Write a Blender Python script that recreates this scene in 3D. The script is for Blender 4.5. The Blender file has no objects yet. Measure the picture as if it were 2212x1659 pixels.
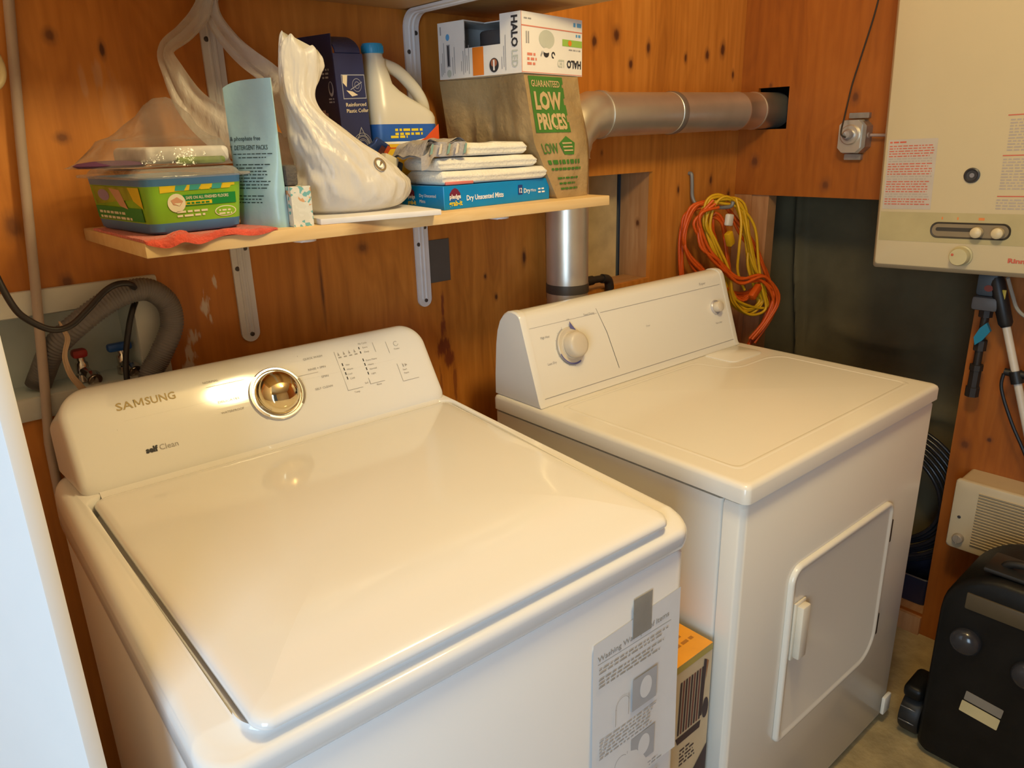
import bpy, bmesh, math, random
from mathutils import Vector, Matrix, noise as mnoise

random.seed(7)
PI = math.pi
scene = bpy.context.scene
C = scene.collection

# ------------------------------------------------------------------ camera, light, exposure
cam_data = bpy.data.cameras.new('camera')
cam_data.sensor_width = 36.0
cam_data.lens = 36.0 * 1614.03 / 2212.0
cam_data.clip_start = 0.02
cam = bpy.data.objects.new('camera', cam_data)
C.objects.link(cam)
cr, cu, cf = Vector((.742736, -.669101, -.025426)), Vector((.228035, .217061, .949149)), Vector((.629558, .710766, -.313798))
cm = Matrix((cr, cu, -cf)).transposed().to_4x4()
cm.translation = Vector((-.07217, -1.33797, 1.44357))
cam.matrix_world = cm
scene.camera = cam

world = bpy.data.worlds.new('world')
scene.world = world
world.use_nodes = True
bg = world.node_tree.nodes['Background']
bg.inputs['Color'].default_value = (.62, .70, .85, 1)
bg.inputs['Strength'].default_value = .10


def light(name, kind, loc, energy, color, size=.1, target=None, size_y=None):
    d = bpy.data.lights.new(name, kind)
    d.energy = energy
    d.color = color
    if kind == 'AREA':
        d.shape = 'RECTANGLE'
        d.size = size
        d.size_y = size_y or size
    else:
        d.shadow_soft_size = size
    o = bpy.data.objects.new(name, d)
    C.objects.link(o)
    o.location = loc
    if target is not None:
        o.rotation_euler = (Vector(target) - Vector(loc)).to_track_quat('-Z', 'Y').to_euler()
    return o


# the warm ceiling bulb over the machines, and cool daylight through the doorway at the left
light('ceiling_bulb', 'POINT', (.75, -1.02, 2.12), 33, (1.0, .80, .41), .095)
light('doorway_daylight', 'AREA', (-1.2, -1.85, 1.25), 32, (.56, .78, 1.0), .8, (.2, -.75, .8), 1.2)
scene.view_settings.view_transform = 'Standard'
scene.view_settings.look = 'None'
scene.view_settings.gamma = 1
scene.view_settings.use_curve_mapping = False
scene.view_settings.exposure = 0.0


# ------------------------------------------------------------------ materials
MATS = {}


def nodes_of(name):
    m = bpy.data.materials.new(name)
    m.use_nodes = True
    nt = m.node_tree
    b = nt.nodes['Principled BSDF']
    return m, nt, b


def N(nt, typ, **kw):
    n = nt.nodes.new(typ)
    for k, v in kw.items():
        setattr(n, k, v)
    return n


def pm(name, col, rough=.5, metal=0., var=.06, scale=18., bump=0., bscale=60., coat=0., alpha=1., trans=0., spec=.5, stretch=(1, 1, 1), sheen=0.):
    """plain procedural material: base colour broken up by noise, optional bump"""
    if name in MATS:
        return MATS[name]
    m, nt, b = nodes_of(name)
    tc = N(nt, 'ShaderNodeTexCoord')
    mp = N(nt, 'ShaderNodeMapping')
    mp.inputs['Scale'].default_value = stretch
    nt.links.new(tc.outputs['Object'], mp.inputs['Vector'])
    nz = N(nt, 'ShaderNodeTexNoise')
    nz.inputs['Scale'].default_value = scale
    nz.inputs['Detail'].default_value = 4
    nt.links.new(mp.outputs['Vector'], nz.inputs['Vector'])
    rp = N(nt, 'ShaderNodeValToRGB')
    rp.color_ramp.elements[0].position = .3
    rp.color_ramp.elements[1].position = .7
    rp.color_ramp.elements[0].color = [max(0, c * (1 - var)) for c in col[:3]] + [1]
    rp.color_ramp.elements[1].color = [min(1, c * (1 + var)) for c in col[:3]] + [1]
    nt.links.new(nz.outputs['Fac'], rp.inputs['Fac'])
    nt.links.new(rp.outputs['Color'], b.inputs['Base Color'])
    b.inputs['Roughness'].default_value = rough
    b.inputs['Metallic'].default_value = metal
    b.inputs['Coat Weight'].default_value = coat
    b.inputs['Coat Roughness'].default_value = .05
    b.inputs['Specular IOR Level'].default_value = spec
    b.inputs['Transmission Weight'].default_value = trans
    b.inputs['Sheen Weight'].default_value = sheen
    if bump:
        n2 = N(nt, 'ShaderNodeTexNoise')
        n2.inputs['Scale'].default_value = bscale
        n2.inputs['Detail'].default_value = 5
        nt.links.new(mp.outputs['Vector'], n2.inputs['Vector'])
        bp = N(nt, 'ShaderNodeBump')
        bp.inputs['Strength'].default_value = bump
        bp.inputs['Distance'].default_value = .01
        nt.links.new(n2.outputs['Fac'], bp.inputs['Height'])
        nt.links.new(bp.outputs['Normal'], b.inputs['Normal'])
    MATS[name] = m
    return m


def film(name, col, clear=.7, rough=.15, bump=.5, bscale=30., translucent=0., spec=.5, stretch=1.):
    """thin plastic film: partly see-through, glossy, crinkled"""
    m, nt, b = nodes_of(name)
    out = nt.nodes['Material Output']
    tc = N(nt, 'ShaderNodeTexCoord')
    nz = N(nt, 'ShaderNodeTexNoise')
    nz.inputs['Scale'].default_value = bscale
    nz.inputs['Detail'].default_value = 3
    mp = N(nt, 'ShaderNodeMapping')
    mp.inputs['Scale'].default_value = (1, 1, stretch)
    nt.links.new(tc.outputs['Object'], mp.inputs['Vector'])
    nt.links.new(mp.outputs['Vector'], nz.inputs['Vector'])
    bp = N(nt, 'ShaderNodeBump')
    bp.inputs['Strength'].default_value = bump
    bp.inputs['Distance'].default_value = .008
    nt.links.new(nz.outputs['Fac'], bp.inputs['Height'])
    nt.links.new(bp.outputs['Normal'], b.inputs['Normal'])
    b.inputs['Base Color'].default_value = (*col, 1)
    b.inputs['Roughness'].default_value = rough
    b.inputs['Specular IOR Level'].default_value = spec
    tr = N(nt, 'ShaderNodeBsdfTransparent')
    mx = N(nt, 'ShaderNodeMixShader')
    lw = N(nt, 'ShaderNodeLayerWeight')
    lw.inputs['Blend'].default_value = .35
    mr = N(nt, 'ShaderNodeMapRange')
    mr.inputs['To Min'].default_value = 1 - clear
    mr.inputs['To Max'].default_value = min(1, 1 - clear + .45)
    nt.links.new(lw.outputs['Facing'], mr.inputs['Value'])
    nt.links.new(mr.outputs['Result'], mx.inputs['Fac'])
    nt.links.new(tr.outputs['BSDF'], mx.inputs[1])
    src = b.outputs['BSDF']
    if translucent:
        tl = N(nt, 'ShaderNodeBsdfTranslucent')
        tl.inputs['Color'].default_value = (*col, 1)
        m2 = N(nt, 'ShaderNodeMixShader')
        m2.inputs['Fac'].default_value = translucent
        nt.links.new(b.outputs['BSDF'], m2.inputs[1])
        nt.links.new(tl.outputs['BSDF'], m2.inputs[2])
        src = m2.outputs['Shader']
    nt.links.new(src, mx.inputs[2])
    nt.links.new(mx.outputs['Shader'], out.inputs['Surface'])
    MATS[name] = m
    return m


def wood(name, axis, dark, mid, light_, knots=(), rough=.5, scale=1., marks=(), vert=True, knotcol=(.10, .028, .008)):
    """plywood / board: grain runs along z (vert) or along x; knots and marks are (a, z, ra, rz[, strength])"""
    m, nt, b = nodes_of(name)
    L = nt.links.new
    tc = N(nt, 'ShaderNodeTexCoord')
    sp = N(nt, 'ShaderNodeSeparateXYZ')
    L(tc.outputs['Object'], sp.inputs[0])
    A = sp.outputs['XYZ'.index(axis)]
    Z = sp.outputs[2]
    cb = N(nt, 'ShaderNodeCombineXYZ')
    if vert:
        L(A, cb.inputs[0])
        L(Z, cb.inputs[2])
    else:
        L(sp.outputs[0], cb.inputs[2])
        L(sp.outputs[1], cb.inputs[0])
        L(sp.outputs[2], cb.inputs[1])

    def nz(sc, st, detail, dist=0.):
        mp = N(nt, 'ShaderNodeMapping')
        mp.inputs['Scale'].default_value = (1, 1, st)
        L(cb.outputs[0], mp.inputs['Vector'])
        n = N(nt, 'ShaderNodeTexNoise')
        n.inputs['Scale'].default_value = sc * scale
        n.inputs['Detail'].default_value = detail
        n.inputs['Distortion'].default_value = dist
        L(mp.outputs['Vector'], n.inputs['Vector'])
        return n.outputs['Fac']

    def ma(op, x, y=None):
        n = N(nt, 'ShaderNodeMath', operation=op)
        for i, q in enumerate((x, y)):
            if q is None:
                continue
            if hasattr(q, 'is_linked'):
                L(q, n.inputs[i])
            else:
                n.inputs[i].default_value = q
        return n.outputs[0]
    g1 = nz(7, .22, 3, .6)
    g2 = nz(60, .06, 4)
    g3 = nz(2.2, .6, 2)
    # contour lines of the broad noise give the wandering cathedral grain
    ring = ma('FRACT', ma('MULTIPLY', g1, 11.))
    ring = ma('ABSOLUTE', ma('SUBTRACT', ring, .5))
    v = ma('ADD', ma('MULTIPLY', g1, .55), ma('MULTIPLY', g2, .42))
    v = ma('ADD', v, ma('MULTIPLY', g3, .35))
    v = ma('ADD', v, ma('MULTIPLY', ring, .16))
    rp = N(nt, 'ShaderNodeValToRGB')
    e = rp.color_ramp.elements
    e[0].position, e[0].color = .46, (*dark, 1)
    e[1].position, e[1].color = .95, (*light_, 1)
    k = e.new(.70)
    k.color = (*mid, 1)
    L(v, rp.inputs['Fac'])
    col = rp.outputs['Color']

    def spots(lst, colr, col, wob=.5):
        wb = ma('MULTIPLY', ma('SUBTRACT', ma('ADD', nz(45, .5, 3), nz(170, .18, 3)), 1.), wob * 1.6)
        acc = None
        for s in lst:
            a, z, ra, rz = s[:4]
            st = s[4] if len(s) > 4 else 1.
            dx = ma('DIVIDE', ma('SUBTRACT', A, a), ra)
            dz = ma('DIVIDE', ma('SUBTRACT', Z, z), rz)
            d = ma('SQRT', ma('ADD', ma('MULTIPLY', dx, dx), ma('MULTIPLY', dz, dz)))
            d = ma('ADD', d, wb)
            mr = N(nt, 'ShaderNodeMapRange', interpolation_type='SMOOTHSTEP')
            mr.inputs['From Min'].default_value = 1.15
            mr.inputs['From Max'].default_value = .45
            mr.inputs['To Max'].default_value = st
            L(d, mr.inputs['Value'])
            acc = mr.outputs[0] if acc is None else ma('MAXIMUM', acc, mr.outputs[0])
        mx = N(nt, 'ShaderNodeMix', data_type='RGBA')
        L(acc, mx.inputs['Factor'])
        L(col, mx.inputs['A'])
        mx.inputs['B'].default_value = (*colr, 1)
        return mx.outputs['Result']
    if knots:
        col = spots([(k[0], k[1], k[2] * 1.9, k[3] * 1.9, .45) for k in knots], (.16, .05, .014), col, .35)
        col = spots(knots, knotcol, col)
    for lst, colr, wob in marks:
        col = spots(lst, colr, col, wob)
    L(col, b.inputs['Base Color'])
    b.inputs['Roughness'].default_value = rough
    bp = N(nt, 'ShaderNodeBump')
    bp.inputs['Strength'].default_value = .12
    bp.inputs['Distance'].default_value = .004
    L(g2, bp.inputs['Height'])
    L(bp.outputs['Normal'], b.inputs['Normal'])
    MATS[name] = m
    return m


# ------------------------------------------------------------------ mesh builder
class Fr:
    """a flat frame: origin and two unit axes; normal points out of the surface"""
    def __init__(s, o, ex, ey):
        s.o, s.ex, s.ey = Vector(o), Vector(ex).normalized(), Vector(ey).normalized()
        s.n = s.ex.cross(s.ey).normalized()

    def p(s, x, y, h=0.):
        return s.o + s.ex * x + s.ey * y + s.n * h


def rrect(x0, x1, y0, y1, r, n=6):
    rr = r if isinstance(r, (tuple, list)) else (r, r, r, r)   # corners: x0y0, x1y0, x1y1, x0y1
    out = []
    for (cx, cy, a0, q) in ((x0 + rr[0], y0 + rr[0], PI, rr[0]), (x1 - rr[1], y0 + rr[1], 1.5 * PI, rr[1]),
                            (x1 - rr[2], y1 - rr[2], 0, rr[2]), (x0 + rr[3], y1 - rr[3], .5 * PI, rr[3])):
        for i in range(n + 1):
            a = a0 + .5 * PI * i / n
            out.append((cx + q * math.cos(a), cy + q * math.sin(a)))
    return out


def catmull(pts, n=8, closed=False):
    P = [Vector(p) for p in pts]
    m = len(P)
    out = []
    rng = range(m if closed else m - 1)
    for i in rng:
        if closed:
            a, b, c, d = P[(i - 1) % m], P[i], P[(i + 1) % m], P[(i + 2) % m]
        else:
            a, b, c, d = P[max(i - 1, 0)], P[i], P[i + 1], P[min(i + 2, m - 1)]
        for k in range(n):
            t = k / n
            out.append(.5 * ((2 * b) + (c - a) * t + (2 * a - 5 * b + 4 * c - d) * t * t + (3 * b - a - 3 * c + d) * t ** 3))
    if not closed:
        out.append(P[-1].copy())
    return out


def text_geo(body, size, bold=0.):
    cu_ = bpy.data.curves.new('t', 'FONT')
    cu_.body = body
    cu_.size = size
    cu_.resolution_u = 2
    cu_.offset = bold
    o = bpy.data.objects.new('t', cu_)
    C.objects.link(o)
    dg = bpy.context.evaluated_depsgraph_get()
    me = bpy.data.meshes.new_from_object(o.evaluated_get(dg))
    vs = [v.co.copy() for v in me.vertices]
    fs = [tuple(p.vertices) for p in me.polygons]
    bpy.data.objects.remove(o)
    bpy.data.curves.remove(cu_)
    bpy.data.meshes.remove(me)
    return vs, fs


class MB:
    def __init__(s):
        s.v, s.f, s.m = [], [], []

    def add(s, vs, fs, m=0, M=None):
        b = len(s.v)
        for v in vs:
            v = Vector(v)
            s.v.append(M @ v if M else v)
        for f in fs:
            s.f.append(tuple(b + i for i in f))
            s.m.append(m)
        return s

    def box(s, x0, x1, y0, y1, z0, z1, m=0, M=None, r=0., seg=2):
        if r > 0:
            bm = bmesh.new()
            bmesh.ops.create_cube(bm, size=1)
            for v in bm.verts:
                v.co = Vector(((x0 + x1) / 2 + v.co.x * (x1 - x0), (y0 + y1) / 2 + v.co.y * (y1 - y0), (z0 + z1) / 2 + v.co.z * (z1 - z0)))
            bmesh.ops.bevel(bm, geom=bm.edges[:] + bm.verts[:], offset=r, segments=seg, profile=.5, affect='EDGES')
            bm.verts.index_update()
            s.add([v.co.copy() for v in bm.verts], [[v.index for v in f.verts] for f in bm.faces], m, M)
            bm.free()
            return s
        vs = [(x, y, z) for z in (z0, z1) for y in (y0, y1) for x in (x0, x1)]
        return s.add(vs, [(0, 2, 3, 1), (4, 5, 7, 6), (0, 1, 5, 4), (2, 6, 7, 3), (0, 4, 6, 2), (1, 3, 7, 5)], m, M)

    def loops(s, ls, m=0, cap0=True, cap1=True, closed=True, M=None):
        n = len(ls[0])
        vs = [p for l in ls for p in l]
        fs = []
        for i in range(len(ls) - 1):
            for j in range(n if closed else n - 1):
                k = (j + 1) % n
                fs.append((i * n + j, i * n + k, (i + 1) * n + k, (i + 1) * n + j))
        if cap0:
            fs.append(tuple(reversed(range(n))))
        if cap1:
            fs.append(tuple(range((len(ls) - 1) * n, len(ls) * n)))
        return s.add(vs, fs, m, M)

    def tube(s, path, r, n=10, m=0, cap=True, closed=False, ell=1.):
        P = [Vector(p) for p in path]
        k = len(P)
        ls = []
        T0 = None
        X = None
        for i in range(k):
            a = P[(i - 1) % k] if (closed or i > 0) else P[i]
            b = P[(i + 1) % k] if (closed or i < k - 1) else P[i]
            T = (b - a).normalized()
            if X is None:
                up = Vector((0, 0, 1)) if abs(T.z) < .9 else Vector((0, 1, 0))
                X = T.cross(up).normalized()
            else:
                X = (X - T * X.dot(T))
                X = X.normalized() if X.length > 1e-6 else T.orthogonal().normalized()
            Y = T.cross(X)
            q = r(i / (k - 1)) if callable(r) else (r[i] if isinstance(r, (list, tuple)) else r)
            ls.append([P[i] + X * q * math.cos(2 * PI * j / n) + Y * q * ell * math.sin(2 * PI * j / n) for j in range(n)])
        if closed:
            ls.append(ls[0])
        return s.loops(ls, m, cap and not closed, cap and not closed)

    def lathe(s, prof, F, n=32, m=0, cap0=True, cap1=True):
        """prof: (radius, height along F.n)"""
        ls = [[F.p(r * math.cos(2 * PI * j / n), r * math.sin(2 * PI * j / n), h) for j in range(n)] for r, h in prof]
        return s.loops(ls, m, cap0, cap1)

    def grid(s, fn, nu, nv, m=0):
        vs = [fn(i / nu, j / nv) for j in range(nv + 1) for i in range(nu + 1)]
        fs = [(j * (nu + 1) + i, j * (nu + 1) + i + 1, (j + 1) * (nu + 1) + i + 1, (j + 1) * (nu + 1) + i) for j in range(nv) for i in range(nu)]
        return s.add(vs, fs, m)

    def slab(s, F, poly, h0, h1, m=0):
        """prism: a 2-D outline in frame F between two heights"""
        return s.loops([[F.p(x, y, h0) for x, y in poly], [F.p(x, y, h1) for x, y in poly]], m)

    # ---- printing
    def poly(s, F, pts, m, h=.0004):
        vs = [F.p(x, y, h) for x, y in pts]
        return s.add(vs, [tuple(range(len(vs)))], m)

    def rect(s, F, x0, y0, x1, y1, m, h=.0004):
        return s.poly(F, [(x0, y0), (x1, y0), (x1, y1), (x0, y1)], m, h)

    def disc(s, F, x, y, rx, ry, m, h=.0004, n=24):
        return s.poly(F, [(x + rx * math.cos(2 * PI * i / n), y + ry * math.sin(2 * PI * i / n)) for i in range(n)], m, h)

    def arc(s, F, x, y, r0, r1, a0, a1, m, h=.0004, n=24):
        vs, fs = [], []
        for i in range(n + 1):
            a = a0 + (a1 - a0) * i / n
            vs += [F.p(x + r0 * math.cos(a), y + r0 * math.sin(a), h), F.p(x + r1 * math.cos(a), y + r1 * math.sin(a), h)]
        for i in range(n):
            fs.append((2 * i, 2 * i + 1, 2 * i + 3, 2 * i + 2))
        return s.add(vs, fs, m)

    def text(s, F, body, x, y, size, m, h=.0007, width=None, bold=0., rot=0.):
        vs, fs = text_geo(body, size, bold)
        if not vs:
            return s
        w = max(v.x for v in vs)
        k = width / w if width else 1.
        ca, sa = math.cos(rot), math.sin(rot)
        return s.add([F.p(x + v.x * k * ca - v.y * sa, y + v.x * k * sa + v.y * ca, h) for v in vs], fs, m)

    def greek(s, F, x0, y1, x1, lines, lh, m, h=.0005, fill=.5, rag=.25):
        for i in range(lines):
            y = y1 - i * lh
            end = x1 - (x1 - x0) * random.uniform(0, rag)
            x = x0
            while x < end:
                w = random.uniform(.6, 2.4) * lh
                s.rect(F, x, y, min(x + w, end), y + lh * fill, m, h)
                x += w + lh * .45
        return s

    def warp(s, fn):
        s.v = [Vector(fn(v)) for v in s.v]
        return s

    def build(s, name, mats, parent=None, loc=None, world=False, smooth=True, angle=38, rot=None, kind=None):
        if not isinstance(mats, (list, tuple)):
            mats = [mats]
        vs = s.v
        if world and parent is not None:
            Mi = WM[parent.name].inverted()
            vs = [Mi @ v for v in vs]
        elif loc is not None:
            L0 = Vector(loc)
            if world:
                vs = [v - L0 for v in vs]
        me = bpy.data.meshes.new(name)
        me.from_pydata([tuple(v) for v in vs], [], s.f)
        for mt in mats:
            me.materials.append(mt)
        me.polygons.foreach_set('material_index', s.m)
        me.update()
        bm = bmesh.new()
        bm.from_mesh(me)
        cl = [f for f in bm.faces]
        bmesh.ops.remove_doubles(bm, verts=bm.verts, dist=1e-6)
        bmesh.ops.recalc_face_normals(bm, faces=bm.faces)
        bm.to_mesh(me)
        bm.free()
        if smooth:
            me.polygons.foreach_set('use_smooth', [True] * len(me.polygons))
            me.set_sharp_from_angle(angle=math.radians(angle))
        o = bpy.data.objects.new(name, me)
        C.objects.link(o)
        if parent is not None:
            o.parent = parent
        elif loc is not None:
            o.location = loc
        if rot:
            o.rotation_euler = rot
        if kind:
            o['kind'] = kind
        return o


WM = {}


def tag(o, label, cat, group=None):
    o['label'] = label
    o['category'] = cat
    if group:
        o['group'] = group
    return o


def thing(name, label, cat, loc=(0, 0, 0), rz=0., group=None, rx=0., ry=0.):
    o = bpy.data.objects.new(name, None)
    C.objects.link(o)
    o.empty_display_size = .05
    o.location = loc
    o.rotation_euler = (rx, ry, rz)
    WM[o.name] = Matrix.Translation(loc) @ Matrix.Rotation(rz, 4, 'Z') @ Matrix.Rotation(ry, 4, 'Y') @ Matrix.Rotation(rx, 4, 'X')
    return tag(o, label, cat, group)


def sm(x):
    x = max(0., min(1., x))
    return x * x * (3 - 2 * x)


def nz3(p, s=1., seed=0.):
    return mnoise.noise(Vector((p[0] * s + seed, p[1] * s - seed * .7, p[2] * s + seed * 1.3)))


# common materials
WHITE = pm('white_enamel', (.80, .79, .77), .085, var=.01, scale=3)
WHITE2 = pm('white_enamel_dryer', (.78, .745, .665), .18, var=.015, scale=3)
INK = pm('grey_ink', (.36, .34, .32), .6)
BLACKINK = pm('black_ink', (.025, .025, .03), .6)
WINK = pm('white_ink', (.82, .82, .80), .55)
BLK = pm('black_plastic', (.012, .012, .013), .45, var=.2)
GREYP = pm('grey_plastic', (.22, .21, .22), .5)
STEEL = pm('galvanised_steel', (.66, .62, .54), .36, .8, var=.10, scale=8, bump=.06, bscale=14)
CHROME = pm('chrome', (.82, .68, .42), .08, 1., var=.02)
BRW = pm('white_painted_steel', (.70, .70, .74), .4, var=.04)
SCREW = pm('dark_screw', (.09, .08, .08), .45, .6)
REDP = pm('red_plastic', (.42, .03, .03), .45)
BLUEP = pm('blue_plastic', (.02, .10, .42), .4)

# ================================================================== THE SETTING
XR = 2.073            # right wall plane; back wall plane is y = 0
BK = [(1.410, 1.660, .009, .012), (1.492, 1.679, .012, .016), (1.620, 1.656, .008, .015), (1.550, 1.614, .008, .012),
      (1.784, 1.639, .006, .011), (1.886, 1.649, .009, .013), (1.961, 1.667, .011, .017), (2.022, 1.602, .006, .012),
      (1.776, 1.287, .006, .012), (1.937, 1.305, .007, .013), (2.038, 1.254, .008, .012), (.718, 1.238, .010, .009, .6),
      (1.163, 1.165, .006, .016), (.620, 1.173, .003, .05, .7), (.229, 1.602, .007, .008, .7), (.297, 1.586, .004, .010),
      (.185, 1.245, .008, .009, .7), (.219, 1.460, .008, .006, .6), (.129, 1.336, .010, .016, .6), (1.038, 1.136, .004, .006),
      (1.07, 1.082, .004, .007), (.606, 1.50, .006, .01, .5), (1.442, 1.399, .004, .006, .5)]
STAIN = ([(.910, 1.09, .005, .035, .8), (.909, 1.04, .008, .03, .8), (.905, .99, .022, .024, .85), (.920, .965, .018, .022, .8), (.935, .90, .006, .05, .6), (.895, .90, .004, .06, .5)], (.15, .022, .012), 1.1)
SCUFF = ([(.412, 1.212, .004, .009, .7), (.391, 1.172, .007, .020, .8), (.396, 1.150, .004, .009, .7), (.361, 1.118, .010, .014, .75), (.355, 1.092, .012, .016, .75), (.346, 1.07, .012, .012, .7)], (.72, .66, .60), 1.9)
PALE = ([(.285, 1.548, .009, .024, .22), (.262, 1.535, .006, .03, .18), (.30, 1.50, .02, .06, .10)], (.62, .50, .40), .7)
PLY = wood('fir_plywood', 'X', (.34, .105, .011), (.54, .19, .024), (.72, .285, .048), BK, marks=(STAIN, SCUFF, PALE))
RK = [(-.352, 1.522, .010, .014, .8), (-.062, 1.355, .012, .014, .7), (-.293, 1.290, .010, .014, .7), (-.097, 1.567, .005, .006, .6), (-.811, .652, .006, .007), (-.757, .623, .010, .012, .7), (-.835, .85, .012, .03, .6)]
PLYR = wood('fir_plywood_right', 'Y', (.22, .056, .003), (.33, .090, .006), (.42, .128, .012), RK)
STUD = wood('stud_timber', 'X', (.30, .14, .05), (.44, .23, .09), (.55, .32, .15), [(2.13, .9, .006, .01)], scale=1.4)
STUDY = wood('stud_timber_side', 'Y', (.28, .12, .04), (.42, .20, .08), (.52, .29, .13), [(.05, 1.2, .006, .01)], scale=1.4)
CONC = pm('concrete', (.36, .27, .13), .85, var=.25, scale=14, bump=.35, bscale=40)
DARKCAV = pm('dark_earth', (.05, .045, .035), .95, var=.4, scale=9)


def plate(name, axis, at, th, a_cuts, z_cuts, holes, mat):
    """a sheet perpendicular to axis with rectangular holes; room side at `at`, thickness away from the room"""
    mb = MB()
    ac, zc = sorted(a_cuts), sorted(z_cuts)
    for i in range(len(ac) - 1):
        for j in range(len(zc) - 1):
            am, zm = (ac[i] + ac[i + 1]) / 2, (zc[j] + zc[j + 1]) / 2
            if any(h[0] < am < h[1] and h[2] < zm < h[3] for h in holes):
                continue
            if axis == 'Y':
                mb.box(ac[i], ac[i + 1], at, at + th, zc[j], zc[j + 1])
            else:
                mb.box(at, at + th, ac[i], ac[i + 1], zc[j], zc[j + 1])
    return mb.build(name, mat, smooth=False, kind='structure')


HB = [(1.236, 1.655, 1.047, 1.343), (.045, .276, 1.068, 1.207)]
plate('wall_back', 'Y', 0, .013, [-1.6, .045, .276, 1.236, 1.655, XR + .013], [0, 1.047, 1.068, 1.207, 1.343, 2.35], HB, PLY)
HR = [(-.157, -.058, 1.446, 1.562), (-.725, .2, .06, 1.255)]
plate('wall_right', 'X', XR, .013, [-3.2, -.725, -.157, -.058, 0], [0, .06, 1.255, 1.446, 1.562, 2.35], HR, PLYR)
mb = MB()
mb.box(-1.62, -1.6, -3.2, .02, 0, 2.35)
mb.build('wall_left', pm('plaster', (.80, .77, .70), .8), kind='structure', smooth=False)
mb = MB()
mb.box(-1.62, XR + .013, -3.2, .013, -.05, 0)
mb.build('floor', CONC, kind='structure', smooth=False)
mb = MB()
mb.box(-1.62, XR + .013, -3.2, .013, 2.35, 2.40)
mb.build('ceiling', pm('ceiling_board', (.66, .52, .34), .8), kind='structure', smooth=False)
mb = MB()
mb.box(-.6, XR + .013, -3.22, -3.2, 0, 2.35)
mb.build('wall_front', pm('plaster_front', (.70, .60, .46), .8), kind='structure', smooth=False)
# stud bay behind the opening in the back wall
mb = MB()
mb.box(1.12, 1.62, .098, .108, .95, 1.45)
mb.build('trim_1', pm('insulation_paper', (.50, .38, .20), .8, var=.15, bump=.2, bscale=12), kind='structure', smooth=False)
mb = MB()
mb.box(1.656, 1.70, .0135, .115, .9, 1.5)
mb.box(1.19, 1.2345, .0135, .097, .9, 1.5)
mb.box(1.236, 1.655, .0135, .097, 1.01, 1.046)
mb.box(1.236, 1.655, .0135, .097, 1.344, 1.38)
mb.build('trim_2', STUDY, kind='structure', smooth=False)
mb = MB()
mb.box(1.1, 1.75, .13, .14, .9, 1.5)
mb.build('trim_3', pm('blue_grey_gap', (.10, .11, .13), .9), kind='structure', smooth=False)
# frame of the low opening in the right wall: corner post, header edge, sill and the dark space behind
mb = MB()
mb.box(XR + .006, XR + .052, -.116, -.0005, .06, 1.2545)
mb.box(XR + .001, XR + .006, -.060, -.0005, .06, 1.2545)
mb.build('trim_4', STUDY, kind='structure', smooth=False)
mb = MB()
mb.box(XR + .014, XR + .052, -.77, -.726, .06, 1.30)
mb.build('trim_5', STUDY, kind='structure', smooth=False)
mb = MB()
mb.box(XR - .012, XR + .10, -.725, 0, 0, .058)
mb.build('trim_6', STUDY, kind='structure', smooth=False)
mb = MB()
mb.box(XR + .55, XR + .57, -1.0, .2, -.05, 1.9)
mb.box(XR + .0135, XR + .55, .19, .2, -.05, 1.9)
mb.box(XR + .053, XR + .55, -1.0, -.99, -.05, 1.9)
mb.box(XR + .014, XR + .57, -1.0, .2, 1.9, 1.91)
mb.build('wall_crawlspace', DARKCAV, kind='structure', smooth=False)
mb = MB()
mb.box(XR + .103, XR + .55, -.99, .19, -.05, .01)
mb.build('floor_crawlspace', CONC, kind='structure', smooth=False)

# ================================================================== WASHING MACHINE
W = thing('washing_machine', 'white top loading washing machine with a chrome dial, nearest the camera', 'washing machine', (.0636, -.7586, 0), -.04267)
mb = MB()
ls = []
for z, i in ((.02, .004), (.024, 0), (.866, 0), (.872, .004)):
    ls.append([(x, y, z) for x, y in rrect(i, .686 - i, i, .70 - i, .022)])
mb.loops(ls)
for fx in (.05, .636):
    for fy in (.05, .65):
        mb.lathe([(.02, 0), (.02, .022)], Fr((fx, fy, 0), (1, 0, 0), (0, 1, 0)), 16)
cab = mb.build('cabinet', WHITE, W)


def wdrop(v):
    return .022 * sm((.13 - v) / .15)


def taper(u, v):
    return .3435 + (u - .3435) * (1 - .055 * max(0, 1 - v / .5))


def wbow(u):
    return 1 - ((u - .343) / .345) ** 2


mb = MB()
ls = []


def wl(u0, u1, v0, v1, r, z, bow=0., dr=0.):
    return [(taper(x, y) if u0 > .0205 else x, y - bow * wbow(x) * sm((.06 - y) / .06), z - dr * wdrop(y)) for x, y in rrect(u0, u1, v0, v1, r, 14)]


for u0, v0, v1, r, z, bo, d_ in ((.000, .000, .699, .024, .8735, 0, 0), (-.003, -.003, .701, .026, .878, .004, 0), (-.004, -.006, .702, .028, .888, .009, 0), (-.004, -.008, .702, .030, .903, .012, .15),
                                 (-.0038, -.0078, .701, .032, .924, .013, .85), (-.0025, -.0045, .700, .034, .940, .013, 1.37), (.001, .000, .699, .034, .9505, .012, 1.83), (.006, .004, .698, .034, .956, .011, 2.06),
                                 (.0125, .006, .690, .032, .9583, .0105, 2.14), (.021, .0075, .580, .030, .9583, .010, 2.13), (.0245, .010, .577, .028, .9565, .009, 1.92), (.0255, .0115, .576, .028, .948, .009, 1.25), (.030, .016, .571, .026, .933, .008, .55)):
    ls.append(wl(u0, .686 - u0 + (.0045 if u0 > .0205 else 0), v0, v1, r, z, bo, d_))
mb.loops(ls, cap0=True, cap1=True)
top = mb.build('top_cover', WHITE, W, angle=60)
mb = MB()


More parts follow.
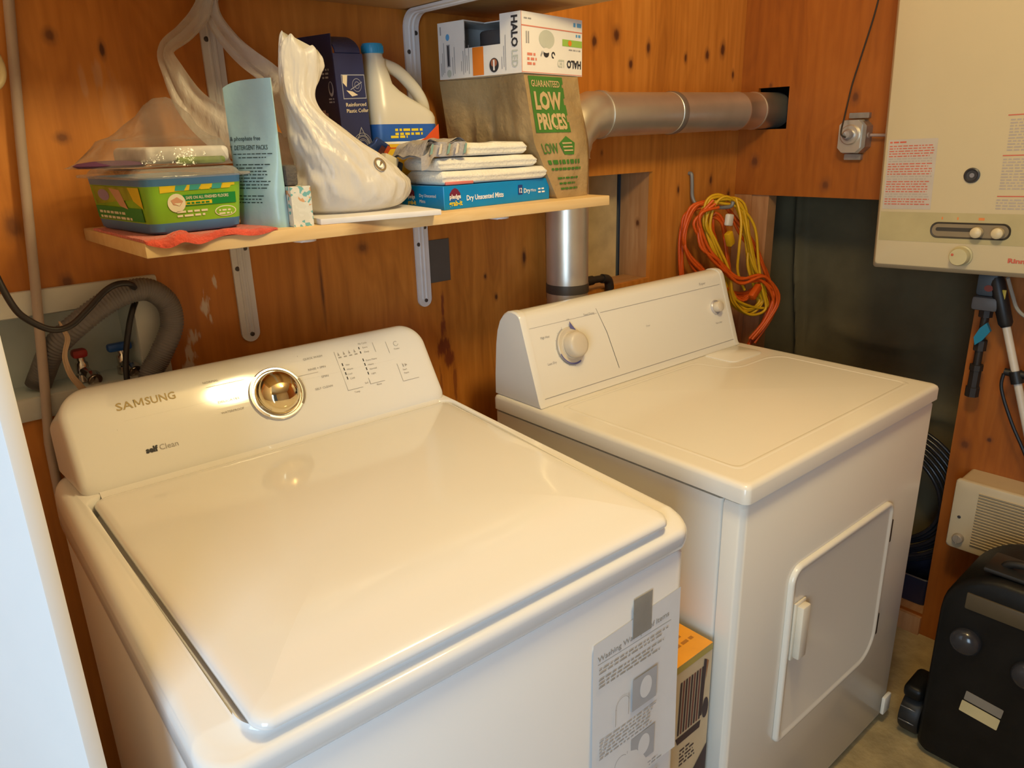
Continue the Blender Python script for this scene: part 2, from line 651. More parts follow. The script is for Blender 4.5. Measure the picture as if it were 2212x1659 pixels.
def lidl(i, z):
    out = []
    for x, y in rrect(.032 + i, .661 - i, .001 + i, .5715 - i, max(.018 - i * .5, .004), 14):
        yy = y - .016 * wbow(x) * sm((.06 - y) / .06)
        out.append((taper(x, yy), yy, z - wdrop(yy) + .003 * wbow(x)))
    return out


mb.loops([lidl(.10, .944), lidl(.012, .944), lidl(.002, .9445), lidl(0, .9465), lidl(0, .9500), lidl(.0015, .9535), lidl(.005, .9560), lidl(.012, .9575), lidl(.03, .958), lidl(.05, .958),
          lidl(.075, .958), lidl(.10, .958), lidl(.14, .958), lidl(.2, .958), lidl(.25, .958)])
mb.build('lid', WHITE, W, angle=60)

CA = math.radians(33)
FC = Fr((0, .575, .955), (1, 0, 0), (0, math.sin(CA), math.cos(CA)))     # face of the control console
mb = MB()


def cl(i, h):
    return [FC.p(x, y, h) for x, y in rrect(.022 + i, .668 - i, .002 + i, .173 - i, (.02, .02, max(.048 - i, .01), max(.048 - i, .01)), 12)]


back = []
for x, y in rrect(.014, .676, .002, .173, (.02, .02, .055, .055), 12):
    p = FC.p(x, y, 0)
    back.append(Vector((p.x, .702, p.z - .030 * (y / .173) - .004)))
mid = [a.lerp(b, .35) for a, b in zip(cl(0, -.014), back)]
mb.loops([cl(.082, .0), cl(.07, .0), cl(.058, .0), cl(.045, 0), cl(.03, .0), cl(.020, 0), cl(.013, -.0004), cl(.006, -.0022), cl(.0015, -.0065), cl(0, -.014), mid, back])
# soft fillet where the console meets the deck
fil = []
for k in range(7):
    a = .5 * PI * k / 6
    d, e = .022 * (1 - math.sin(a)), .022 * (1 - math.cos(a))
    fil.append([(x, .5745 + .006 - d + .022 * math.cos(CA) * 0 + e * .55, .9535 + e * .75) for x in (.045, .2, .343, .48, .645)])
mb.loops(fil, 0, False, False, False)
GOLD = pm('gold_lettering', (.40, .28, .08), .45)
mb.text(FC, 'SA', .099, .122, .0175, 1, width=.0245, bold=.0002)
mb.text(FC, 'SUNG', .1415, .122, .0175, 1, width=.0455, bold=.0002)
for pts_ in ([(.1255, .122), (.1275, .122), (.1275, .1345), (.1255, .1345)], [(.1370, .122), (.1390, .122), (.1390, .1345), (.1370, .1345)],
             [(.1255, .1345), (.1280, .1345), (.1334, .1245), (.1312, .1245)], [(.1390, .1345), (.1365, .1345), (.1312, .1245), (.1334, .1245)]):
    mb.poly(FC, pts_, 1, .0007)
mb.text(FC, 'self', .121, .046, .0125, 2, bold=.0006)
mb.text(FC, 'Clean', .1405, .046, .0125, 3)
for t, x, y, w in (('NORMAL', .233, .135, .026), ('DELICATES', .246, .097, .036), ('WATERPROOF', .246, .078, .038), ('QUICK WASH', .411, .139, .037), ('RINSE + SPIN', .413, .118, .034),
                   ('SPIN', .432, .100, .014), ('SELF CLEAN', .413, .080, .034)):
    mb.text(FC, t, x, y, .0055, 3, width=w)
for t, x, y in (('Hot', .485, .112), ('Warm', .484, .103), ('Cool', .482, .094), ('Cold', .484, .085), ('Extra Heavy', .527, .112), ('Heavy', .528, .103), ('Normal', .528, .094), ('Light', .528, .085),
                ('My Cycle', .524, .147), ('Extra', .530, .138), ('Deep', .530, .129), ('Temp', .483, .058), ('Soil', .509, .070), ('Rinse', .531, .062)):
    mb.text(FC, t, x, y, .0048, 3)
for y in (.114, .105, .096, .087):
    mb.rect(FC, .4785, y - .001, .4805, y + .0045, 2)
    mb.rect(FC, .5215, y - .001, .5235, y + .0045, 2)
for y in (.138, .129):
    mb.rect(FC, .522, y, .524, y + .0045, 2)
for x in (.477, .488, .499, .510):
    mb.poly(FC, [(x, .134), (x + .004, .134), (x + .002, .141)], 3)
    mb.rect(FC, x, .129, x + .006, .1315, 3)
for x0, y0, x1, y1 in ((.472, .066, .4728, .143), (.472, .0652, .503, .066), (.519, .068, .5198, .08), (.519, .0672, .55, .068), (.553, .126, .5538, .146),
                       (.586, .058, .5868, .094), (.586, .0572, .622, .058), (.580, .118, .5808, .142), (.403, .1485, .404, .150), (.236, .128, .300, .1286), (.392, .112, .43, .1126)):
    mb.rect(FC, x0, y0, x1, y1, 3, .0007)
mb.arc(FC, .600, .134, .0042, .005, -.6 * PI - 3.6, -.6 * PI + 1.6, 3, .0007)
mb.text(FC, 'Power', .592, .122, .0048, 3)
mb.text(FC, 'Start', .594, .078, .0048, 3)
mb.text(FC, 'Pause', .594, .071, .0048, 3)
mb.rect(FC, .597, .085, .599, .091, 3, .0007)
mb.poly(FC, [(.602, .085), (.607, .088), (.602, .091)], 3, .0007)


def bulge(y):
    return .0035 * max(0, 1 - ((y - .0875) / .086) ** 2)


def bw(v):
    q = v - FC.o
    h = q.dot(FC.n)
    return v + FC.n * bulge(q.dot(FC.ey)) if -.003 < h < .003 and q.dot(FC.ey) > .004 else v


mb.warp(bw)
mb.build('control_panel', [WHITE, GOLD, BLACKINK, INK], W, angle=50)
mb = MB()
KF = Fr(FC.p(.346, .091, .0038), FC.ex, FC.ey)
mb.lathe([(.0475, -.002), (.0475, .003), (.0455, .005), (.0425, .005), (.041, .003), (.0405, .002)], KF, 48, 0, False, True)
mb.arc(KF, 0, 0, .0435, .0478, PI * .72, PI * 1.30, 1, .0053)
mb.arc(KF, 0, 0, .0435, .0478, -PI * .22, PI * .12, 1, .0053)
ring = mb.build('dial_ring', [pm('silver_ring', (.75, .73, .70), .2, .7), pm('dark_chrome', (.12, .10, .09), .2, .8)], W)
mb = MB()
pr = [(.0385, .0022), (.0385, .006), (.0372, .010)]
for k in range(9):
    a = .5 * PI * k / 8
    pr.append((.036 * math.cos(a) + .0001, .012 + .024 * math.sin(a)))
mb.lathe(pr, KF, 48, 0, False, True)
mb.build('dial', CHROME, W, angle=70)
# instruction sheet taped to the front
S = thing('instruction_sheet', 'white printed page taped to the front of the white top loading machine', 'paper', (.0636, -.7586, .40), -.04267)
FP = Fr((0, -.0012, 0), (1, 0, 0), (0, 0, 1))
PAP = pm('paper', (.72, .71, .70), .7, var=.02)
mb = MB()
mb.grid(lambda a, b: (.490 + .182 * a - .004 * (1 - b), -.0015 - .004 * (1 - b) ** 2 - .004 * abs(math.sin(a * 4)) * (1 - b), .12 + .287 * b - .008 + .012 * a), 12, 16, 0)
for t in ((0.,),):
    FQ = Fr((0, -.0019, 0), (1, 0, 0), (0, 0, 1))
    mb.text(FQ, 'Washing Waterproof Items', .498, .368, .0125, 1, width=.148, bold=.0001, rot=.04)
    mb.rect(FQ, .498, .3635, .652, .3643, 1)
FQ = Fr((0, -.0042, 0), (1, 0, 0), (0, 0, 1))
mb.greek(FQ, .498, .356, .655, 2, .0062, 1, fill=.35)
mb.greek(FQ, .498, .339, .640, 3, .0062, 1, fill=.35)
FQ = Fr((0, -.0062, 0), (1, 0, 0), (0, 0, 1))
for oy in (0, -.105):
    mb.rect(FQ, .565, .250 + oy, .618, .305 + oy, 2, .0008)
    mb.disc(FQ, .594, .280 + oy, .013, .019, 0, .0011)
    mb.arc(FQ, .545, .275 + oy, .0135, .0142, .3, 3.3, 1, .0008)
    mb.rect(FQ, .5302, .245 + oy, .531, .275 + oy, 1, .0008)
    mb.rect(FQ, .5570, .252 + oy, .5578, .290 + oy, 1, .0008)
    mb.greek(FQ, .498, .236 + oy, .640, 6, .0062, 2, .0009, .35)
mb.greek(FQ, .498, .035, .64, 3, .0062, 2, .0012, .35)
mb.build('sheet', [PAP, INK, pm('photo_grey', (.42, .42, .43), .7)], S)
mb = MB()
mb.box(.567, .606, -.0032, -.0024, .372, .436)
mb.build('tape', film('clear_tape', (.36, .34, .30), .42, .2, .2), S)

# ================================================================== DRYER
D = thing('clothes_dryer', 'white front loading clothes dryer with two beige knobs on a sloped console', 'clothes dryer', (.9198, -.7764, 0), -.0276)
mb = MB()
mb.loops([[(x, y, z) for x, y in rrect(0, .737, .043, .635, .006, 3)] for z in (.012, .866)])
for fx in (.06, .68):
    for fy in (.09, .58):
        mb.lathe([(.018, 0), (.018, .014)], Fr((fx, fy, 0), (1, 0, 0), (0, 1, 0)), 14)
mb.build('cabinet', WHITE2, D)
mb = MB()
ls = []
for z, i in ((.030, .003), (.034, 0), (.860, 0), (.866, .004)):
    ls.append([(x, y, z) for x, y in rrect(i, .737 - i, i, .0405, (.013, .013, .001, .001), 6)])
mb.loops(ls)
mb.box(.004, .733, .012, .040, .004, .029)
mb.build('front_panel', WHITE2, D)
mb = MB()
ls = []
for z, i in ((.869, .004), (.872, .0), (.896, 0), (.9015, .002), (.9045, .006), (.9055, .012)):
    ls.append([(x, y, z) for x, y in rrect(-.004 + i, .741 - i, -.006 + i, .640 - i, .013, 6)])
# shallow sunk field with a notch for the lint door


def field(i, z):
    o = []
    pts = [(.045, .045), (.700, .045), (.700, .475), (.715, .475)]
    P = [(.040 + i, .040 + i), (.700 - i, .040 + i), (.700 - i, .355 - i), (.665 - i, .375 - i), (.555 - i, .375 - i), (.520 - i, .395 - i), (.500 - i, .470 - i), (.040 + i, .470 - i)]
    return [(x, y, z) for x, y in P]


mb.loops(ls)
f0, f1, f2 = field(0, .9056), field(.005, .9068), field(.010, .9057)


def dense(P, n=6, r=.018):
    out = []
    m = len(P)
    for i in range(m):
        a, b, c = Vector(P[i - 1]), Vector(P[i]), Vector(P[(i + 1) % m])
        p, q = b + (a - b).normalized() * r, b + (c - b).normalized() * r
        for k in range(n + 1):
            t = k / n
            out.append((1 - t) ** 2 * p + 2 * t * (1 - t) * b + t * t * q)
    return out


mb.loops([dense(f0), dense(field(.003, .9066)), dense(f1), dense(field(.008, .9064)), dense(f2)], 0, False, False)
mb.build('top_panel', WHITE2, D, angle=50)
mb = MB()
mb.loops([[(x, y, z) for x, y in rrect(.560 + i, .695 - i, .400 + i, .484, (.02, .02, .002, .002), 5)] for z, i in ((.9056, 0), (.9072, 0), (.9082, .002))])
mb.build('lint_door', WHITE2, D)
# console: one profile run along the width, grey-white caps on the ends
DA = math.radians(18.5)
FD = Fr((0, .4935, .915), (1, 0, 0), (0, math.sin(DA), math.cos(DA)))
prof = [(.488, .9065), (.4935, .915), (.5000, .9345), (.548, 1.078), (.551, 1.0865), (.556, 1.0925), (.564, 1.0965), (.576, 1.098), (.590, 1.0955), (.603, 1.088), (.615, 1.074), (.624, 1.052), (.630, 1.02), (.636, .95), (.637, .9065)]
mb = MB()
mb.loops([[(u, v, z) for v, z in prof] for u in (.021, .700)])
mb.rect(FD, .0225, .1565, .225, .1572, 2)
mb.poly(FD, [(.225, .168), (.2256, .168), (.2440, .110), (.2575, .024), (.2562, .024), (.2428, .110)], 1, .0006)
mb.rect(FD, .236, .1555, .690, .1567, 2)
mb.rect(FD, .02, .006, .70, .0075, 2)
mb.text(FD, 'High Heat', .046, .130, .0075, 2, width=.026, rot=0)
mb.text(FD, 'Timed Drying', .183, .157, .0075, 2, width=.034)
mb.text(FD, 'Less Dry', .050, .073, .0075, 2, width=.026)
mb.text(FD, 'OFF', .130, .156, .005, 2)
mb.text(FD, 'Push to Start', .640, .058, .0065, 2, width=.027)
mb.text(FD, 'Dryer', .376, .098, .006, 2)
mb.text(FD, 'Roper', .606, .165, .0095, 2, width=.026)
mb.build('console', [WHITE2, BLACKINK, INK], D, angle=30)
for u0, u1 in ((.003, .0205), (.7005, .718)):
    mb = MB()
    cen = Vector((0, .57, 1.0))

    def sc(k, q):
        return [(k, .57 + (v - .57) * q, .9065 + (z - .9065) * q) for v, z in prof]
    a, b = (u0, u1) if u0 < .1 else (u1, u0)
    d = .002 if u0 < .1 else -.002
    mb.loops([sc(b, 1.010), sc(a + d * 1.5, 1.010), sc(a, .992)])
    mb.build('end_cap', WHITE2, D, angle=30)
BEIGE = pm('beige_knob', (.62, .54, .42), .35, var=.03)
KD = Fr(FD.p(.127, .102, .0004), FD.ex, FD.ey)
mb = MB()
mb.lathe([(.040, 0), (.040, .0025), (.0385, .004), (.030, .004), (.029, .006), (.024, .008)], KD, 44, 0, False, True)
mb.arc(KD, 0, 0, .0412, .0432, PI * .62, PI * 1.62, 1, .0008, 40)
mb.arc(KD, 0, 0, .0385, .0415, PI * 1.1, PI * 1.62, 2, .0046, 30)
mb.poly(KD, [(.004, .036), (.020, .030), (.006, .052)], 2, .0046)
for k in range(9):
    a = PI * (.62 + k * .125)
    mb.rect(Fr(KD.p(.045 * math.cos(a), .045 * math.sin(a)), KD.ex, KD.ey), -.0006, -.0006, .0006, .0006, 1)
kr = mb.build('timer_dial', [BEIGE, INK, pm('blue_line', (.12, .12, .30), .5)], D)
mb = MB()
mb.lathe([(.0275, .008), (.0275, .022), (.0262, .027), (.0235, .030), (.018, .0315), (.0001, .0315)], KD, 40, 0, False, False)
mb.build('timer_knob', BEIGE, D, angle=50)
KE = Fr(FD.p(.652, .101, .0004), FD.ex, FD.ey)
mb = MB()
mb.lathe([(.0185, 0), (.0185, .003), (.017, .0045), (.0155, .003)], KE, 36, 0, False, True)
mb.build('start_bezel', pm('satin_bezel', (.55, .53, .55), .3, .4), D)
mb = MB()
mb.lathe([(.0135, .003), (.0135, .014), (.0125, .018), (.009, .0195), (.0001, .0195)], KE, 32, 0, False, False)
mb.build('start_knob', BEIGE, D, angle=50)
# door in the front
mb = MB()
ls = []


def dr(i, v):
    return [(x, v, z) for x, z in rrect(.166 + i, .578 - i, .285 + i, .682 - i, (.014, max(.07 - i, .01), max(.028 - i, .008), max(.034 - i, .008)), 8)]


ls = [dr(0, -.0005), dr(0, -.006), dr(.002, -.0095), dr(.006, -.0105), dr(.010, -.0095), dr(.014, -.0075), dr(.018, -.007)]
mb.loops(ls)
door = mb.build('door', WHITE2, D, angle=50)
mb = MB()
mb.box(.182, .220, -.012, -.0072, .478, .604, 0, None, .002)
mb.box(.186, .214, -.026, -.0115, .484, .600, 0, None, .004)
hb = mb.build('handle', pm('ivory_handle', (.74, .68, .56), .4), door)
for z in (.575, .335):
    mb = MB()
    mb.box(.5775, .588, -.008, -.0006, z, z + .055, 0, None, .0015)
    mb.build('hinge', pm('dark_hinge', (.05, .04, .035), .4, .5), D)
mb = MB()
mb.box(.700, .735, -.010, -.0005, .034, .085, 0, None, .003)
mb.build('corner_foot', WHITE2, D)

# ================================================================== SHELVES AND BRACKETS
PINE = wood('pine_board', 'X', (.62, .40, .17), (.72, .50, .24), (.80, .60, .33), [(.55, 1.315, .02, .03, .5), (.28, 1.315, .012, .006, .8)], vert=False, rough=.55, scale=1.2, knotcol=(.32, .15, .05))
PINE2 = wood('pine_board_upper', 'X', (.55, .34, .14), (.64, .43, .19), (.72, .52, .27), [(.9, 1.67, .03, .03, .4)], vert=False, rough=.6, knotcol=(.32, .15, .05))
ST = 1.325
mb = MB()
mb.box(.222, 1.126, -.302, -.001, ST - .019, ST, 0, None, .0015)
tag(mb.build('wall_shelf', PINE), 'pine board shelf crowded with bags, boxes and laundry goods', 'shelf')
mb = MB()
mb.box(.20, 1.128, -.305, -.001, 1.6845, 1.7035, 0, None, .0015)
tag(mb.build('wall_shelf', PINE2), 'bare upper board shelf seen from below at the top edge', 'shelf')


def bracket(x, zt, legz, arm, label):
    """zt: underside of the board carried; legz: lower end of the leg"""
    o = thing('shelf_bracket', label, 'bracket', (x, 0, zt), group='white shelf brackets')
    w, t, r = .0172, .005, .034
    path, nor = [], []
    path.append(Vector((0, 0, legz - zt + w)))
    nor.append(Vector((0, -1, 0)))
    path.append(Vector((0, 0, -r)))
    nor.append(Vector((0, -1, 0)))
    for k in range(1, 8):
        a = .5 * PI * k / 8
        path.append(Vector((0, -r * (1 - math.cos(a)), -r + r * math.sin(a))))
        nor.append(Vector((0, -math.cos(a), -math.sin(a))))
    path += [Vector((0, -r, 0)), Vector((0, -arm, 0))]
    nor += [Vector((0, 0, -1))] * 2
    cs = [(-w, 0), (-w, t), (-.0075, t), (-.006, t + .0022), (-.0035, t + .0022), (-.002, t), (.002, t), (.0035, t + .0022), (.006, t + .0022), (.0075, t), (w, t), (w, 0)]
    k1 = 9
    L = [[p + Vector((a, 0, 0)) + n * (b + .0006) for a, b in cs] for p, n in zip(path, nor)]
    m1 = MB()
    m1.loops(L[:6])
    F = Fr((0, -.0006, legz - zt + w), (1, 0, 0), (0, 0, 1))
    m1.slab(F, [(w * math.cos(PI + PI * i / 14), w * math.sin(PI + PI * i / 14)) for i in range(15)], 0, t)
    m1.build('leg', BRW, o)
    m2 = MB()
    m2.loops(L[5:])
    FE = Fr((0, -arm, -.0006), (1, 0, 0), (0, 1, 0))
    m2.slab(Fr((0, -arm, -.0006), (-1, 0, 0), (0, 1, 0)), [(w * math.cos(PI + PI * i / 14), w * math.sin(PI + PI * i / 14)) for i in range(15)], 0, t) if False else None
    m2.loops([[(w * math.cos(PI + PI * i / 14), -arm + w * math.sin(PI + PI * i / 14), zz) for i in range(15)] for zz in (-.0006, -.0006 - t)])
    m2.build('arm', BRW, o)
    for sx, sz in ((.0095, -.040), (-.009, -.075), (.002, legz - zt + .014)):
        m3 = MB()
        m3.lathe([(.0042, 0), (.0042, .0012), (.0025, .0020), (.0001, .0016)], Fr((sx, -.0056, sz), (1, 0, 0), (0, 0, 1)), 14)
        m3.build('screw', SCREW, o)
    return o


bracket(.464, 1.3055, 1.094, .262, 'white bracket under the lower shelf, above the dial of the washing machine')
bracket(.861, 1.3055, 1.094, .262, 'white bracket under the lower shelf, beside the dark grey plate that stands in for a hole')
bracket(.466, 1.684, 1.46, .275, 'white bracket of the upper shelf with a plastic bag handle hooked over it')
bracket(.868, 1.684, 1.46, .275, 'white bracket of the upper shelf, behind the bleach jug handle')

# ================================================================== ON THE SHELF
# -- red cloth and tub
RED = pm('red_microfibre', (.62, .075, .04), .9, var=.15, scale=60, bump=.5, bscale=220, sheen=.4)


def clothz(x, y):
    z = ST + .0038 + .0012 * nz3((x, y, 0), 30)
    if y < -.300:
        q = -.300 - y
        z -= q * .9 - .002
    if y < -.262:
        z += .008 * math.exp(-((x - .268) / .014) ** 2) * sm((-.262 - y) / .03) + .005 * math.exp(-((x - .335) / .03) ** 2) * sm((-.265 - y) / .03)
    return z


mb = MB()


def cfn(a, b):
    y0 = -.300 - .012 * math.sin(a * 3.0 + .3) - .004 * math.sin(a * 9)
    x = .2235 + a * (.170 + .012 * b)
    y = -.055 + (y0 + .055) * b
    return (x, y, clothz(x, y))


nu, nv = 44, 40
top_ = [cfn(i / nu, j / nv) for j in range(nv + 1) for i in range(nu + 1)]
mb.grid(cfn, nu, nv)
mb.grid(lambda a, b: (cfn(a, b)[0], cfn(a, b)[1], cfn(a, b)[2] - .0034 if cfn(a, b)[1] < -.2995 else ST + .0003), nu, nv)
edge = [(i / nu, 0.) for i in range(nu + 1)] + [(1., j / nv) for j in range(nv + 1)] + [(1 - i / nu, 1.) for i in range(nu + 1)] + [(0., 1 - j / nv) for j in range(nv + 1)]
e1 = [cfn(a, b) for a, b in edge]
mb.loops([e1, [(p[0], p[1], p[2] - .0034 if p[1] < -.2995 else ST + .0003) for p in e1]], 0, False, False)
tag(mb.build('red_cloth', RED, loc=(.3, -.2, ST), world=True, angle=80), 'red cleaning cloth folded under the green tub, hanging over the shelf edge', 'cloth')

T = thing('wipes_tub', 'green and blue wipes tub with a clear lid on the red cloth', 'tub', (.243, -.268, ST + .0052), .10)
GRN = pm('bright_green_print', (.22, .48, .03), .35, var=.18, scale=14)
GRN2 = pm('dark_green_print', (.01, .26, .06), .4)
YEL = pm('yellow_print', (.75, .58, .03), .4, var=.1)
TBL = pm('tub_blue', (.07, .22, .50), .35)
TEALP = pm('teal_print', (.05, .38, .36), .4)


def tubl(i, z, r=.016):
    return [(x, y, z) for x, y in rrect(i, .143 - i, i, .205 - i, r, 5)]


mb = MB()
mb.loops([tubl(.010, 0), tubl(.007, .003), tubl(.0055, .014)], 1)
mb.loops([tubl(.0055, .014), tubl(.001, .063)], 0, False, False)
mb.loops([tubl(.001, .063), tubl(0, .074), tubl(.004, .074), tubl(.008, .062)], 1, False, True)
# front print
ta = math.atan2(-.0045, .049)
FT = Fr((0, .0055, .014), (1, 0, 0), (0, math.sin(ta), math.cos(ta)))
mb.poly(FT, [(.020, .049), (.127, .049), (.127, .0455), (.020, .040)], 3, .0006)
for k, (x, m) in enumerate(((.022, 3), (.042, 4), (.062, 5), (.078, 3), (.094, 4), (.108, 3))):
    mb.poly(FT, [(x, .049), (x + .016, .049), (x + .011, .042), (x - .002, .042)], m if m != 5 else 4, .0008)
mb.rect(FT, .050, .021, .127, .036, 2, .0008)
mb.text(FT, 'SAFE ON ALL FINISHED FLOORS', .054, .030, .0058, 6, .0012, width=.062, bold=.00008)
mb.rect(FT, .053, .0225, .091, .0275, 3, .001)
mb.greek(FT, .055, .0235, .088, 1, .004, 2, .0013, .6, .05)
mb.disc(FT, .041, .026, .0125, .0125, 6, .001)
mb.poly(FT, [(.033, .030), (.042, .034), (.050, .028), (.045, .022), (.036, .024)], 7, .0013)
mb.poly(FT, [(.037, .026), (.044, .022), (.047, .026)], 6, .0015)
mb.greek(FT, .040, .0125, .085, 1, .0055, 6, .001, .5, .02)
mb.greek(FT, .040, .007, .080, 1, .0055, 6, .001, .5, .02)
mb.disc(FT, .110, .0105, .016, .0075, 6, .0009)
mb.disc(FT, .110, .0105, .0145, .0063, 0, .0011)
mb.greek(FT, .100, .0105, .119, 2, .0045, 6, .0013, .5, .1)
# left side print
FL = Fr((.0055, .205, .014), (0, -1, 0), (ta * -1 * 0 + math.sin(-ta) * -1, 0, math.cos(ta)))
mb.rect(FL, .020, .002, .180, .020, 2, .0012)
mb.poly(FL, [(.025, .048), (.175, .048), (.185, .034), (.025, .022)], 8, .0010)
mb.disc(FL, .060, .036, .020, .008, 9, .0013)
mb.poly(FL, [(.085, .046), (.120, .044), (.135, .018), (.110, .022)], 7, .0013)
mb.poly(FL, [(.150, .048), (.186, .048), (.186, .020), (.160, .030)], 3, .0013)
mb.greek(FL, .030, .010, .15, 2, .007, 6, .0015, .5, .3)
mb.build('tub_body', [GRN, TBL, GRN2, YEL, TEALP, YEL, pm('cream_print', (.78, .78, .62), .5), pm('hand_print', (.62, .36, .24), .5), pm('olive_print', (.28, .34, .03), .4, var=.4, scale=30), pm('lilac_print', (.34, .26, .46), .5)], T)
CLEAR = film('clear_plastic', (.5, .5, .5), .72, .05, .12, 20, spec=1.)


def lidl2(i, z, r=.022):
    return [(x, y, z) for x, y in rrect(i, .143 - i, i, .205 - i, r, 6)]


mb = MB()
mb.loops([lidl2(-.012, .0725), lidl2(-.013, .0745), lidl2(-.012, .0765), lidl2(-.002, .0770), lidl2(.001, .0815), lidl2(.004, .0845), lidl2(.009, .0855), lidl2(.014, .0825)], 0, False, True)
mb.build('clear_lid', CLEAR, T, angle=60)
# clear bag of pads lying on the lid
B = thing('clear_plastic_bag', 'crumpled clear plastic bag of cleaning pads lying on the green tub', 'bag', (.30, -.17, ST + .0920), .10)
mb = MB()
M_ = 36
ls = []
for k in range(13):
    t = k / 12
    ring_ = []
    for j in range(M_):
        a = 2 * PI * j / M_
        ex = .092 * math.copysign(abs(math.cos(a)) ** .7, math.cos(a))
        ey = .088 * math.copysign(abs(math.sin(a)) ** .7, math.sin(a))
        s = 1 - t ** 1.6
        peak = Vector((.030, .015, .090))
        p = Vector((ex * (1.0 if k else .96), ey, .001 + .030 * min(1, t * 3) + .012 * t))
        if t < .35:
            p.x -= .026 * max(0, -math.cos(a)) * (1 - t / .35)
        q = Vector((ex * s, ey * s, 0))
        p2 = Vector((q.x + peak.x * t ** 2, q.y + peak.y * t ** 2, .002 + .034 * sm(t * 2.6) + .058 * sm((t - .45) / .55)))
        n_ = .007 * nz3((p2.x, p2.y, p2.z), 38) * (1 if .05 < t < .98 else .2)
        p2 += Vector((math.cos(a), math.sin(a), .5)) * n_
        if k == 0:
            p2.z = .0008
        if t < .2:
            p2.x -= .030 * max(0, -math.cos(a)) ** 2 * (1 - t / .2)
        ring_.append(p2)
    ls.append(ring_)
mb.loops(ls)
FILM = film('clear_crinkled_film', (.42, .40, .38), .90, .10, .7, 45, spec=1.)
mb.build('film', FILM, B, angle=80)
mb = MB()
mb.box(-.045, .074, -.066, .050, .004, .026, 0, None, .007, 3)
mb.build('white_pads', pm('white_pad', (.62, .60, .60), .8, var=.3, scale=25), B)
mb = MB()
mb.lathe([(.040, 0), (.046, .003), (.040, .006), (.02, .0085), (.0001, .009)], Fr((-.075, -.02, .0012), (1, 0, 0), (0, 1, 0)), 24)
mb.build('purple_pad', pm('purple_pad', (.11, .035, .12), .7), B)
mb = MB()
mb.box(-.010, .060, -.079, -.0675, .002, .012, 0, None, .004)
mb.build('green_insert', pm('green_insert', (.16, .24, .06), .6, var=.5, scale=40), B)

# -- detergent pouch
pe = Vector((.475, -.88, 0)).normalized()
P0 = thing('detergent_pouch', 'pale blue stand-up pouch of detergent packs behind the green tub', 'pouch', (.3945, -.1985, ST), math.atan2(pe.y, pe.x))
PBL = pm('pouch_blue', (.36, .60, .72), .28, var=.08, scale=8, bump=.25, bscale=16)


def pth(a, b):
    """half thickness of the pouch"""
    e = max(0, 1 - abs(2 * a - 1) ** 3)
    return .0008 + .015 * e ** .7 * (1 - sm((b - .1) / .75)) + .0025 * e * nz3((a * 3, b * 5, 1), 1.2) * (1 - b)


mb = MB()
PH, PWd = .206, .0865


def pside(sg):
    def f(a, b):
        x = PWd * a + .004 * math.sin(b * 3) * 0
        z = PH * b - (.006 * sm((a - 0) / .0001) * 0) - .010 * (1 - a) ** 6 * b ** 8
        return (x, -sg * pth(a, b) + .004 * math.sin(a * 5) * b, z)
    return f


mb.grid(pside(1), 30, 40)
mb.grid(pside(-1), 30, 40)
ring_a = [pside(1)(i / 30, 0) for i in range(31)] + [pside(-1)(1 - i / 30, 0) for i in range(31)]
mb.add(ring_a, [tuple(range(len(ring_a)))])
for t in (pside,):
    mb.loops([[pside(s)(0, j / 40) for j in range(41)] for s in (1, -1)], 0, False, False, False)
    mb.loops([[pside(s)(1, j / 40) for j in range(41)] for s in (1, -1)], 0, False, False, False)
    mb.loops([[pside(s)(j / 30, 1) for j in range(31)] for s in (1, -1)], 0, False, False, False)
d = MB()
FU = Fr((0, 0, 0), (1, 0, 0), (0, 1, 0))
d.text(FU, '& phosphate free', .002, .1235, .0085, 1, .0004, width=.056, bold=.0001)
d.text(FU, 'Y', -.0005, .1105, .0092, 1, .0004)
d.text(FU, 'DETERGENT PACKS', .0085, .1105, .0092, 1, .0004, width=.062, bold=.0001)
d.greek(FU, .006, .104, .079, 1, .0042, 1, .0004, .32, .05)
d.greek(FU, .016, .099, .072, 1, .0042, 1, .0004, .32, .1)
d.greek(FU, .010, .089, .074, 8, .0047, 1, .0004, .32, .3)
d.greek(FU, .010, .045, .060, 3, .0047, 1, .0004, .32, .3)


def onp(v):
    a, b = min(1, max(0, v.x / PWd)), v.y / PH
    q = pside(1)(a, b)
    return (v.x, q[1] - .0005 - v.z, q[2])


d.warp(onp)
mb.v_off = len(mb.v)
mb.add(d.v, d.f, 1)
mb.build('pouch_body', [PBL, pm('dark_teal_ink', (.03, .07, .09), .6)], P0, angle=70)

# -- little patterned box
mb = MB()
m_pat, nt, b_ = nodes_of('teal_speckled_card')
tc = N(nt, 'ShaderNodeTexCoord')
vo = N(nt, 'ShaderNodeTexVoronoi')
vo.inputs['Scale'].default_value = 190
nt.links.new(tc.outputs['Object'], vo.inputs['Vector'])
rp = N(nt, 'ShaderNodeValToRGB')
rp.color_ramp.interpolation = 'CONSTANT'
for pos, c in ((0, (.66, .66, .60)), (.42, (.16, .42, .44)), (.62, (.70, .70, .64)), (.80, (.62, .34, .18)), (.88, (.70, .70, .64))):
    e = rp.color_ramp.elements.new(pos) if pos else rp.color_ramp.elements[0]
    e.color = (*c, 1)
rp.color_ramp.elements[-1].color = (.70, .70, .64, 1)
sr = N(nt, 'ShaderNodeSeparateColor')
nt.links.new(vo.outputs['Color'], sr.inputs['Color'])
nt.links.new(sr.outputs[0], rp.inputs['Fac'])
nt.links.new(rp.outputs['Color'], b_.inputs['Base Color'])
b_.inputs['Roughness'].default_value = .6
mb.loops([[(x, y, z) for x, y in ((.437, -.288 + .0), (.4675, -.291), (.4675 - q, -.225), (.437, -.222))] for z, q in ((ST, 0), (ST + .058, .010))])
